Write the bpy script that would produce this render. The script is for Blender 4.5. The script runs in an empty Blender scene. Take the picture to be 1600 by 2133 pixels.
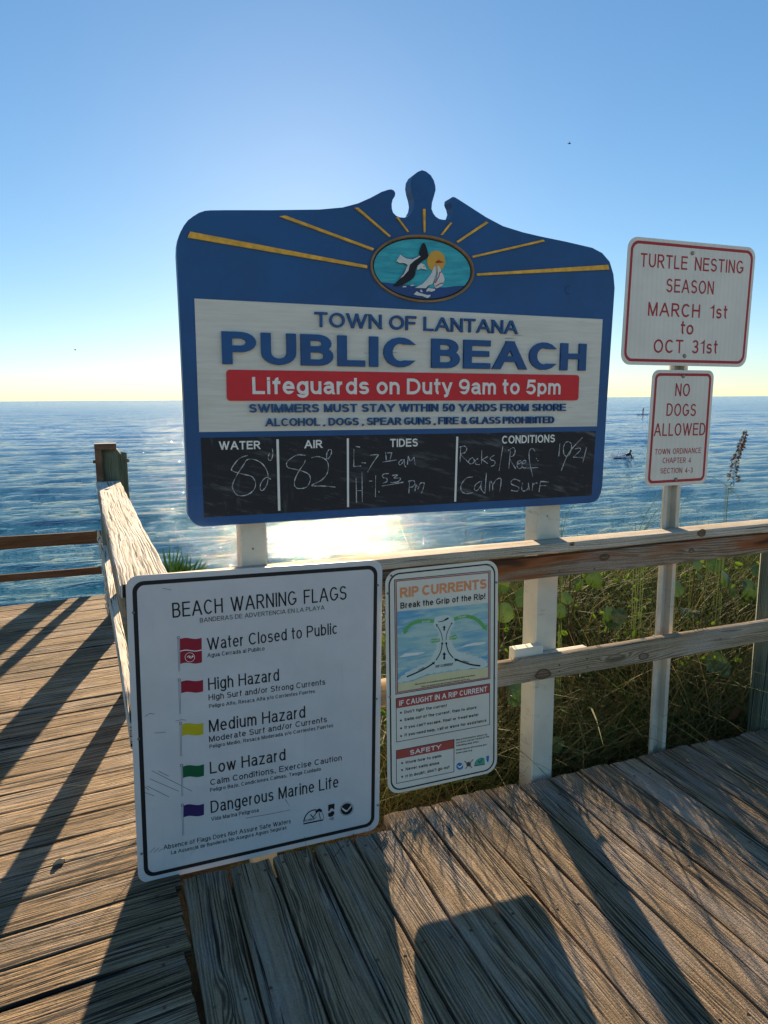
import bpy, math, random
import numpy as np
from mathutils import Vector, Matrix
from mathutils.geometry import tessellate_polygon
random.seed(7); rng = np.random.default_rng(7)
S = bpy.context.scene
R = math.radians

# ------------------------------------------------------------------ camera, sky, sun, exposure
F, YAW, PITCH, ROLL, HC = 1480.0, R(21.05), R(9.068), R(-0.395), 1.6
SUN_AZ, SUN_EL = R(15.2), R(13.9)
fw = Vector((math.sin(YAW)*math.cos(PITCH), math.cos(YAW)*math.cos(PITCH), -math.sin(PITCH)))
r0 = Vector((math.cos(YAW), -math.sin(YAW), 0)); u0 = r0.cross(fw)
rt = math.cos(ROLL)*r0 + math.sin(ROLL)*u0; up = -math.sin(ROLL)*r0 + math.cos(ROLL)*u0
EYE = Vector((0, 0, HC))
cam = bpy.data.cameras.new('camera'); co = bpy.data.objects.new('camera', cam); S.collection.objects.link(co)
cam.sensor_fit = 'VERTICAL'; cam.sensor_height = 36.0; cam.lens = 36.0*F/2133.0
cam.clip_start = 0.05; cam.clip_end = 60000
M3 = Matrix((rt, up, -fw)).transposed()
co.matrix_world = Matrix.Translation(EYE) @ M3.to_4x4()
S.camera = co

W = bpy.data.worlds.new('World'); S.world = W; W.use_nodes = True
nt = W.node_tree; bg = nt.nodes['Background']
sky = nt.nodes.new('ShaderNodeTexSky'); sky.sky_type = 'NISHITA'; sky.sun_disc = False
sky.sun_elevation = SUN_EL; sky.sun_rotation = SUN_AZ
sky.air_density = 0.9; sky.dust_density = 0.08; sky.ozone_density = 3.0
hs = nt.nodes.new('ShaderNodeHueSaturation'); hs.inputs['Saturation'].default_value = 1.28
gm = nt.nodes.new('ShaderNodeGamma'); gm.inputs['Gamma'].default_value = 0.70
nt.links.new(sky.outputs[0], gm.inputs['Color']); nt.links.new(gm.outputs[0], hs.inputs['Color']); wb = nt.nodes.new('ShaderNodeMix'); wb.data_type = 'RGBA'; wb.blend_type = 'MULTIPLY'; wb.inputs[0].default_value = 1.0; wb.inputs[7].default_value = (0.92, 0.99, 1.04, 1)
nt.links.new(hs.outputs[0], wb.inputs[6]); nt.links.new(wb.outputs[2], bg.inputs[0]); bg.inputs[1].default_value = 0.084
sd = Vector((math.sin(SUN_AZ)*math.cos(SUN_EL), math.cos(SUN_AZ)*math.cos(SUN_EL), math.sin(SUN_EL)))
sl = bpy.data.lights.new('sun', 'SUN'); sl.energy = 5.0; sl.angle = R(0.53); sl.color = (1.0, 0.76, 0.49)
so = bpy.data.objects.new('sun', sl); S.collection.objects.link(so)
so.rotation_euler = sd.to_track_quat('Z', 'Y').to_euler(); so.location = sd*30
S.view_settings.view_transform = 'Standard'; S.view_settings.look = 'None'
S.view_settings.exposure = 1.5; S.view_settings.gamma = 1.0
S.cycles.max_bounces = 8; S.cycles.transparent_max_bounces = 8

def ray(x, y): return rt*((x-800)/F) - up*((y-1066.5)/F) + fw
def at(x, y, Y):                      # point of a photo pixel on the vertical plane y = Y
    d = ray(x, y); return EYE + d*(Y/d.y)
def onz(x, y, z=0.0):
    d = ray(x, y); return EYE + d*((z-HC)/d.z)

# ------------------------------------------------------------------ helpers: objects
def link(o, parent=None):
    S.collection.objects.link(o)
    if parent is not None: o.parent = parent
    return o
def tag(o, label=None, cat=None, group=None, kind=None):
    for k, v in (('label', label), ('category', cat), ('group', group), ('kind', kind)):
        if v: o[k] = v
    return o
def thing(name, loc, label, cat, group=None):
    o = bpy.data.objects.new(name, None); o.location = loc; o.empty_display_size = 0.05
    return tag(link(o), label, cat, group)
def origin(o):
    v = Vector((0, 0, 0))
    while o is not None: v += o.location; o = o.parent
    return v

class MB:
    def __init__(s): s.v = []; s.f = []; s.uv = []; s.m = []; s.n = 0; s.sd = []
    def add(s, verts, faces, uvs=None, seed=0.0, mi=0):
        b = s.n
        s.v += [tuple(p) for p in verts]; s.n += len(verts); s.sd += [seed]*len(verts)
        for k, f in enumerate(faces):
            s.f.append([b+i for i in f]); s.m.append(mi)
            s.uv += [uvs[i] for i in f] if uvs is not None else [(0, 0)]*len(f)
    def grid(s, P, UV=None, seed=0.0, mi=0, wrap=False):
        r, c = len(P), len(P[0])
        vs = [p for row in P for p in row]; us = [u for row in UV for u in row] if UV is not None else None
        fs = [(i*c+j, i*c+j+1, (i+1)*c+j+1, (i+1)*c+j) for i in range(r-1) for j in range(c-1)]
        s.add(vs, fs, us, seed, mi)
    def box(s, a, b, seed=0.0, mi=0, ax=0):
        a = Vector(a); b = Vector(b); c = (a+b)/2; h = (b-a)/2
        X = [Vector((1,0,0)), Vector((0,1,0)), Vector((0,0,1))]
        L = X[ax]; Wd = X[(ax+1) % 3]; T = X[(ax+2) % 3]
        s.plank(c-L*h[ax], L, Wd, T, 2*h[ax], 2*h[(ax+1) % 3], 2*h[(ax+2) % 3], seed, seg=0.5, r=0.003, wob=0, mi=mi)
    def plank(s, o, L, Wd, T, l, w, t, seed=0.0, seg=0.12, r=0.005, wob=0.0012, cup=0.0, top=5, rag=0.0, mi=0):
        o = Vector(o); a, b = w/2, t/2
        prof = []
        for j in range(top): prof.append((-a+r+(2*a-2*r)*j/(top-1), b))
        prof += [(a-r*.3, b-r*.3), (a, b-r), (a, -b+r), (a-r, -b), (-a+r, -b), (-a, -b+r), (-a, b-r), (-a+r*.3, b-r*.3)]
        prof.append(prof[0])
        per = [0]
        for p, q in zip(prof, prof[1:]): per.append(per[-1]+math.hypot(p[0]-q[0], p[1]-q[1]))
        n = max(1, int(l/seg)); P = []; UV = []
        ph = [random.uniform(0, 6.28) for _ in range(6)]
        for i in range(n+1):
            q = l*i/n
            dw = wob*(math.sin(q*5+ph[0])+.6*math.sin(q*17+ph[1])); dt = wob*.7*math.sin(q*4+ph[2])
            dn = wob*1.2*math.sin(q*3.1+ph[3])
            row = []; ru = []
            for k, (x, y) in enumerate(prof):
                xx = x*(1+dw/a)+dn*.5; yy = y+dt+cup*(1-(x/a)**2)*(1 if y > 0 else 0)
                ee = 0
                if rag and i in (0, n): ee = rag*math.sin(x*60+ph[4])*(1 if i else -1)
                row.append(o+L*(q+ee)+Wd*xx+T*yy); ru.append((q+seed*3.17, per[k]-a+r))
            P.append(row); UV.append(ru)
        s.grid(P, UV, seed, mi)
        m = len(prof)-1
        for i, flip in ((0, True), (n, False)):
            ring = P[i][:-1]; us = [(seed*3.17+y, x) for x, y in prof[:-1]]
            s.add(ring, [list(range(m))[::-1] if flip else list(range(m))], us, seed, mi)
    def tube(s, pts, rad, n=6, seed=0.0, mi=0, cap=True):
        pts = [Vector(p) for p in pts]; P = []
        rads = rad if isinstance(rad, (list, tuple)) else [rad]*len(pts)
        prev = None
        for i, p in enumerate(pts):
            d = (pts[min(i+1, len(pts)-1)]-pts[max(i-1, 0)]).normalized()
            if prev is None:
                a = d.cross(Vector((0, 0, 1)))
                if a.length < 1e-3: a = d.cross(Vector((0, 1, 0)))
            else: a = prev-d*prev.dot(d)
            a.normalize(); prev = a; b = d.cross(a)
            P.append([p+(a*math.cos(t)+b*math.sin(t))*rads[i] for t in [2*math.pi*k/n for k in range(n+1)]])
        UV = [[(i*.05, k*.01) for k in range(n+1)] for i in range(len(pts))]
        s.grid(P, UV, seed, mi)
        if cap:
            s.add(P[0][:-1], [list(range(n))[::-1]], None, seed, mi); s.add(P[-1][:-1], [list(range(n))], None, seed, mi)
    def poly(s, pts, N, thick=0.0, mi=0, seed=0.0):     # filled flat outline, front face towards N, optional thickness behind it
        pts = [Vector(p) for p in pts]
        tris = tessellate_polygon([pts])
        fs = []
        for t in tris:
            n = (pts[t[1]]-pts[t[0]]).cross(pts[t[2]]-pts[t[0]])
            fs.append(tuple(t) if n.dot(N) > 0 else tuple(reversed(t)))
        uv = [(p.x, p.z) for p in pts]
        s.add(pts, fs, uv, seed, mi)
        if thick:
            bk = [p-N*thick for p in pts]
            s.add(bk, [tuple(reversed(f)) for f in fs], uv, seed, mi)
            k = len(pts)
            area = sum((pts[i].cross(pts[(i+1) % k])).dot(N) for i in range(k))
            for i in range(k):
                j = (i+1) % k
                q = [pts[i], bk[i], bk[j], pts[j]]
                if area < 0: q = q[::-1]
                s.add(q, [(0, 1, 2, 3)], [(c.x+c.y, c.z) for c in q], seed, mi)
    def build(s, name, mats, parent=None, smooth=True, angle=35):
        me = bpy.data.meshes.new(name); og = origin(parent) if parent is not None else Vector((0, 0, 0))
        V = np.array(s.v, dtype=np.float64)-np.array(og)
        me.from_pydata(V.tolist(), [], s.f)
        me.uv_layers.new(name='uv'); me.uv_layers['uv'].data.foreach_set('uv', np.array(s.uv, dtype=np.float32).ravel())
        at_ = me.attributes.new('seed', 'FLOAT', 'POINT'); at_.data.foreach_set('value', np.array(s.sd, dtype=np.float32))
        if not isinstance(mats, (list, tuple)): mats = [mats]
        for m in mats: me.materials.append(m)
        me.polygons.foreach_set('material_index', s.m)
        if smooth:
            me.polygons.foreach_set('use_smooth', [True]*len(s.f)); me.set_sharp_from_angle(angle=R(angle))
        me.update()
        return link(bpy.data.objects.new(name, me), parent)

def npmesh(name, V, Fq, mats, attrs=None, parent=None, smooth=False, mi=None):   # fast mesh from numpy arrays (quads or tris)
    me = bpy.data.meshes.new(name); V = np.asarray(V, np.float32); Fq = np.asarray(Fq, np.int32); k = Fq.shape[1]
    if parent is not None: V = V-np.array(origin(parent), np.float32)
    me.vertices.add(len(V)); me.vertices.foreach_set('co', V.ravel())
    me.loops.add(Fq.size); me.loops.foreach_set('vertex_index', Fq.ravel())
    me.polygons.add(len(Fq)); me.polygons.foreach_set('loop_start', np.arange(0, Fq.size, k, dtype=np.int32))
    me.polygons.foreach_set('use_smooth', np.full(len(Fq), smooth))
    for m in (mats if isinstance(mats, (list, tuple)) else [mats]): me.materials.append(m)
    if mi is not None: me.polygons.foreach_set('material_index', np.asarray(mi, np.int32))
    for a, vals in (attrs or {}).items():
        q = me.attributes.new(a, 'FLOAT', 'POINT'); q.data.foreach_set('value', np.asarray(vals, np.float32))
    me.update(calc_edges=True); me.validate()
    return link(bpy.data.objects.new(name, me), parent)

# ------------------------------------------------------------------ helpers: materials
class G:
    def __init__(s, name):
        s.mat = bpy.data.materials.new(name); s.mat.use_nodes = True; s.t = s.mat.node_tree
        s.b = s.t.nodes['Principled BSDF']; s.out = s.t.nodes['Material Output']
    def n(s, typ, inp=None, **kw):
        nd = s.t.nodes.new('ShaderNode'+typ)
        for k, v in kw.items(): setattr(nd, k, v)
        for k, v in (inp or {}).items(): s.put(nd.inputs[k], v)
        return nd
    def put(s, sock, v):
        if isinstance(v, bpy.types.NodeSocket): s.t.links.new(v, sock)
        elif isinstance(v, (tuple, list)) and len(v) == 3 and sock.type == 'RGBA': sock.default_value = (*v, 1)
        else: sock.default_value = v
    def m(s, op, a, b=0.0, c=0.0, clamp=False):
        nd = s.n('Math', {0: a, 1: b, 2: c}, operation=op); nd.use_clamp = clamp; return nd.outputs[0]
    def noise(s, vec, scale=1.0, detail=2.0, rough=0.5, dist=0.0):
        return s.n('TexNoise', {'Vector': vec, 'Scale': scale, 'Detail': detail, 'Roughness': rough, 'Distortion': dist}).outputs[0]
    def xyz(s, x, y, z=0.0): return s.n('CombineXYZ', {0: x, 1: y, 2: z}).outputs[0]
    def ss(s, v, lo, hi, a=0.0, b=1.0):
        return s.n('MapRange', {0: v, 1: lo, 2: hi, 3: a, 4: b}, interpolation_type='SMOOTHSTEP').outputs[0]
    def mix(s, f, a, b, mode='MIX'):
        nd = s.n('Mix', data_type='RGBA', blend_type=mode)
        s.put(nd.inputs[0], f); s.put(nd.inputs[6], a); s.put(nd.inputs[7], b); return nd.outputs[2]
    def attr(s, name): return s.n('Attribute', attribute_name=name).outputs['Fac']
    def uv(s):
        sp = s.n('SeparateXYZ', {0: s.n('UVMap', uv_map='uv').outputs[0]}); return sp.outputs[0], sp.outputs[1]
    def pos(s): return s.n('NewGeometry').outputs['Position']
    def obj(s): return s.n('TexCoord').outputs['Object']
    def bump(s, h, dist=0.002, strength=1.0): return s.n('Bump', {'Height': h, 'Distance': dist, 'Strength': strength}).outputs[0]
    def set(s, **kw):
        names = {'color': 'Base Color', 'rough': 'Roughness', 'normal': 'Normal', 'spec': 'Specular IOR Level', 'metal': 'Metallic'}
        for k, v in kw.items(): s.put(s.b.inputs[names[k]], v)
        return s.mat

def wood(name, dark, light, rings=190.0, amp=7.0, crack=0.5, relief=0.0045, grey=0.35, rust=0.0, blotch=(0.75, 1.15), knots=1.0, crackcol=(0.03, 0.025, 0.02), ringw=0.45):
    g = G(name); u, v = g.uv(); sd = g.attr('seed'); z = g.m('MULTIPLY', sd, 13.7); A, M, NZ = (lambda *k: g.m('ADD', *k)), (lambda *k: g.m('MULTIPLY', *k)), g.noise
    def nz(ku, kv, dz=0.0, det=2.0, ro=0.5, add=None):
        vv = M(v, kv) if add is None else A(M(v, kv), add)
        return NZ(g.xyz(M(u, ku), vv, A(z, dz)), 1.0, det, ro)
    n1 = nz(1.1, 7.0, 0, 1.5, .45); n2 = nz(9.0, 42.0, 0); warp = nz(.5, 24.0, 3.0, 2.0, .6)
    vor = g.n('TexVoronoi', {'Vector': g.xyz(M(u, 1.25), M(v, 5.5), z), 'Scale': 1.0}).outputs[0]
    kn = M(g.ss(vor, 0.17, 0.02), knots)
    ph = A(M(v, rings), A(M(n1, amp), A(M(n2, 1.1), A(M(warp, 4.5), M(kn, 3.2)))))
    ring = A(M(g.m('SINE', M(ph, 6.2832)), 0.5), 0.5); ring = g.m('POWER', ring, 1.6)
    fade = g.ss(nz(1.6, 14.0, 11.0), .36, .62); ring = A(M(ring, fade), M(g.m('SUBTRACT', 1.0, fade), .45))
    fib = nz(7.0, 520.0, 0, 3.0, .6); mid = nz(1.6, 60.0, 0, 4.0, .68); streak = nz(.8, 150.0, 7.0, 3.0, .6, M(n1, 9.0))
    cn = nz(1.9, 95.0, 0, 2.5, .6, M(n1, 5.0)); cr = g.ss(cn, 0.70-0.10*crack, 0.755-0.10*crack)
    big = nz(2.6, 9.0, 5.0, 3.0, .6); speck = nz(150.0, 240.0, 0, 2.0, .7); sand = nz(60.0, 60.0, 2.0, 3.0, .75)
    tone = A(M(ring, ringw), A(M(fib, 0.25), A(M(mid, 0.55), M(streak, .35))))
    col = g.mix(g.ss(tone, 0.42+.25*ringw, 0.72+.45*ringw), dark, light)
    gv = tuple(0.9*sum(light)/3*k for k in (0.98, 1.0, 1.04))
    col = g.mix(M(g.ss(big, 0.42, 0.68), grey), col, gv)
    wn = g.n('TexWhiteNoise', {'W': sd}, noise_dimensions='1D').outputs[0]
    k = M(g.ss(wn, 0.0, 1.0, blotch[0], blotch[1]), g.ss(big, 0.25, 0.75, 0.8, 1.12))
    k = M(k, g.ss(speck, 0.3, 0.7, 0.84, 1.12))
    vs = g.n('VectorMath', {0: col, 3: k}, operation='SCALE').outputs[0]
    if rust:
        rn = nz(2.3, 13.0, 9.0)
        vs = g.mix(M(g.ss(rn, 0.50, 0.66), rust), vs, (0.30, 0.085, 0.018)); vs = g.mix(M(g.ss(rn, 0.64, 0.74), rust), vs, (0.05, 0.025, 0.015))
    vs = g.mix(M(g.ss(kn, 0.45, 0.95), 0.75), vs, tuple(c*0.45 for c in dark))
    col = g.mix(cr, vs, crackcol)
    h = A(M(ring, ringw), A(M(fib, 0.3), A(M(mid, 0.8), M(streak, .5))))
    h = g.m('SUBTRACT', A(h, M(speck, 0.2)), M(cr, 1.3))
    if crack > .45: h = A(h, M(g.ss(sand, .60, .72), .12))
    g.set(color=col, rough=0.85, normal=g.bump(h, relief), spec=0.2)
    return g.mat

def paint(name, col, rough=0.5, var=0.12, dirt=0.0, dirtcol=(0.18, 0.17, 0.13), bumpy=0.0, spec=0.4, scale=6.0, chips=0.0, chipcol=(.6, .58, .5)):
    g = G(name); p = g.pos()
    n = g.noise(p, scale, 4.0, 0.6)
    c = g.mix(g.ss(n, 0.3, 0.7), tuple(x*(1-var) for x in col), tuple(min(1, x*(1+var)) for x in col))
    if dirt:
        d = g.noise(g.n('VectorMath', {0: p, 1: (9, 9, 30)}, operation='MULTIPLY').outputs[0], 1.0, 5.0, 0.7)
        c = g.mix(g.m('MULTIPLY', g.ss(d, 0.58, 0.72), dirt), c, dirtcol)
    if chips:
        d = g.noise(p, 70.0, 3.0, 0.6); c = g.mix(g.m('MULTIPLY', g.ss(d, 0.74, 0.76), chips), c, chipcol)
    f = g.noise(p, 180.0, 2.0, 0.6)
    g.set(color=c, rough=g.m('ADD', g.m('MULTIPLY', n, 0.2), rough-0.1), spec=spec)
    if bumpy: g.set(normal=g.bump(g.m('ADD', g.m('MULTIPLY', n, 0.6), g.m('MULTIPLY', f, 0.4)), bumpy))
    return g.mat
def flat(name, col, rough=0.55, spec=0.3): 
    g = G(name); n = g.noise(g.pos(), 35.0, 3.0, 0.6)
    return g.set(color=g.mix(n, tuple(x*.9 for x in col), tuple(min(1, x*1.1) for x in col)), rough=rough, spec=spec)
def leafmat(name, a, b, trans=0.45, tcol=None):
    g = G(name); t = g.attr('seed'); n = g.noise(g.pos(), 25.0, 2.0)
    c = g.mix(g.m('ADD', g.m('MULTIPLY', t, 0.75), g.m('MULTIPLY', n, 0.25)), a, b)
    g.set(color=c, rough=0.7, spec=0.12)
    tr = g.n('BsdfTranslucent', {'Color': g.mix(0.6, c, tcol) if tcol else c}).outputs[0]
    ms = g.n('MixShader', {0: trans, 1: g.b.outputs[0], 2: tr})
    g.t.links.new(ms.outputs[0], g.out.inputs[0]); return g.mat

DECK = wood('deck_wood', (0.080, 0.056, 0.034), (0.47, 0.325, 0.18), rings=105, grey=0.25, crack=1.45, relief=0.013, ringw=.22)
DECKR = wood('deck_wood_smooth', (0.082, 0.060, 0.038), (0.44, 0.31, 0.18), rings=95, amp=9, grey=0.35, crack=0.8, relief=0.011, ringw=.35)
CAPW = wood('cap_wood', (0.52, 0.44, 0.33), (0.80, 0.73, 0.60), rings=75, amp=9, grey=0.2, crack=1.35, relief=0.006, blotch=(0.95, 1.05))
CAPF = wood('front_cap_wood', (0.34, 0.27, 0.18), (0.66, 0.56, 0.41), rings=110, amp=8, grey=0.2, crack=0.55, relief=0.003, blotch=(0.95, 1.05), ringw=.3)
RAILW = wood('rail_wood', (0.20, 0.145, 0.085), (0.44, 0.35, 0.225), rings=120, amp=9, grey=0.3, crack=0.35, relief=0.0016, blotch=(.95, 1.05))
RUSTW = wood('rail_wood_stained', (0.17, 0.105, 0.06), (0.38, 0.27, 0.17), rings=110, amp=10, grey=0.25, crack=0.35, relief=0.0016, rust=0.85, blotch=(.95, 1.05))
BROWNW = wood('brown_wood', (0.12, 0.05, 0.02), (0.27, 0.13, 0.055), rings=110, amp=8, grey=0.1, crack=0.3, relief=0.001)
GREENW = wood('treated_post_wood', (0.055, 0.085, 0.055), (0.17, 0.20, 0.14), rings=140, amp=5, grey=0.2, crack=0.75, relief=0.003, blotch=(.9, 1.1))
STEEL = paint('galvanised_steel', (0.56, 0.52, 0.42), 0.5, 0.15, 0.4, (0.25, 0.2, 0.13)); STEEL.node_tree.nodes['Principled BSDF'].inputs['Metallic'].default_value = 0.15
BOLT = paint('bolt_steel', (0.25, 0.22, 0.18), 0.4, 0.3); BOLT.node_tree.nodes['Principled BSDF'].inputs['Metallic'].default_value = 0.7
RUST = paint('rusty_steel', (0.12, 0.07, 0.04), 0.7, 0.4, 0.5, (0.2, 0.09, 0.03), 0.001)
BLUE = paint('blue_paint', (0.010, 0.082, 0.225), 0.5, 0.14, 0.35, (0.03, 0.12, 0.27), bumpy=0.0008, chips=0.25, scale=3.0, chipcol=(.10, .16, .28))
BLUEL = paint('blue_letter_paint', (0.010, 0.080, 0.225), 0.5, 0.12)
WHITEP = paint('post_white_paint', (0.58, 0.565, 0.46), 0.55, 0.08, 0.8, (0.32, 0.30, 0.23), 0.0015, chips=0.5, chipcol=(.22, .19, .14))
def panelwood():
    g = G('panel_white_paint'); u, v = g.uv()
    n = g.noise(g.xyz(g.m('MULTIPLY', u, 5.0), g.m('MULTIPLY', v, 70.0)), 1.0, 4.0, 0.65)
    c = g.noise(g.xyz(g.m('MULTIPLY', u, 6.0), g.m('MULTIPLY', v, 190.0)), 1.0, 3.0, 0.65)
    low = g.noise(g.xyz(g.m('MULTIPLY', u, 2.0), g.m('MULTIPLY', v, 5.0)), 1.0, 3.0)
    cr = g.m('MULTIPLY', g.ss(c, 0.66, 0.73), g.ss(low, 0.45, 0.62))
    col = g.mix(g.ss(n, 0.3, 0.7), (0.68, 0.64, 0.53), (0.77, 0.73, 0.61))
    col = g.mix(g.ss(low, 0.55, 0.75), col, (0.62, 0.58, 0.44))
    col = g.mix(g.m('MULTIPLY', cr, 0.45), col, (0.36, 0.34, 0.28))
    return g.set(color=col, rough=0.7, spec=0.25, normal=g.bump(g.m('SUBTRACT', n, cr), 0.0025))
PANEL = panelwood()
def chalkmat():
    g = G('chalkboard_black'); u, v = g.uv()
    sm = g.noise(g.xyz(g.m('MULTIPLY', u, 7.0), g.m('ADD', g.m('MULTIPLY', v, 34.0), g.m('MULTIPLY', u, 9.0))), 1.0, 4.0, 0.65)
    sm2 = g.noise(g.xyz(g.m('MULTIPLY', u, 30.0), g.m('MULTIPLY', v, 5.0)), 1.0, 4.0, 0.7)
    low = g.noise(g.pos(), 5.0, 2.0); sp = g.noise(g.pos(), 160.0, 2.0, 0.6)
    k = g.m('MULTIPLY', g.ss(sm, 0.5, 0.8), g.ss(low, 0.35, 0.65))
    k = g.m('ADD', k, g.m('MULTIPLY', g.ss(sm2, 0.58, 0.85), 0.35), clamp=True)
    c = g.mix(g.m('MULTIPLY', k, 0.8), (0.026, 0.026, 0.028), (0.20, 0.20, 0.20))
    c = g.mix(g.m('MULTIPLY', g.ss(sp, 0.72, 0.78), 0.5), c, (0.4, 0.4, 0.38))
    return g.set(color=c, rough=0.7, spec=0.3)
CHALKB = chalkmat()
def chalkline():
    g = G('chalk'); n = g.noise(g.pos(), 260.0, 3.0, 0.7)
    return g.set(color=g.mix(g.ss(n, 0.35, 0.62), (0.22, 0.22, 0.22), (0.72, 0.72, 0.69)), rough=0.95, spec=0.1)
CHALK = chalkline()
def signwhite(name, col, ribs=False):
    g = G(name); p = g.pos(); sp = g.n('SeparateXYZ', {0: p})
    n = g.noise(p, 5.0, 4.0, 0.6); d = g.noise(p, 90.0, 4.0, 0.65)
    dr = g.noise(g.n('VectorMath', {0: p, 1: (60, 60, 3)}, operation='MULTIPLY').outputs[0], 1.0, 3.0, 0.6)
    c = g.mix(g.ss(n, 0.3, 0.7), tuple(x*.94 for x in col), tuple(min(1, x*1.04) for x in col))
    c = g.mix(g.m('MULTIPLY', g.ss(d, 0.70, 0.76), 0.55), c, (0.28, 0.27, 0.24))
    c = g.mix(g.m('MULTIPLY', g.ss(dr, 0.6, 0.8), 0.18), c, (0.35, 0.33, 0.26))
    if ribs:
        w = g.m('SINE', g.m('MULTIPLY', sp.outputs[0], 2*math.pi/0.024))
        c = g.mix(g.ss(w, 0.2, 1.0, 0, 0.10), c, (0.40, 0.41, 0.36))
    return g.set(color=c, rough=g.m('ADD', g.m('MULTIPLY', d, 0.2), 0.3), spec=0.5)
SIGNW = signwhite('sign_white', (0.60, 0.59, 0.57)); SIGNR = signwhite('reflective_white', (0.74, 0.70, 0.59), True); SIGNC = signwhite('sign_cream', (0.72, 0.69, 0.57))
BLACK = flat('black_ink', (0.012, 0.012, 0.013)); REDI = flat('red_ink', (0.42, 0.035, 0.045)); REDS = flat('red_strip_vinyl', (0.66, 0.030, 0.035))
OFFW = flat('off_white_vinyl', (0.84, 0.80, 0.70)); YELLOW = paint('ray_yellow', (0.80, 0.42, 0.045), 0.55, 0.22, 0.6, (0.55, 0.27, 0.04), 0.002, scale=25)

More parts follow.
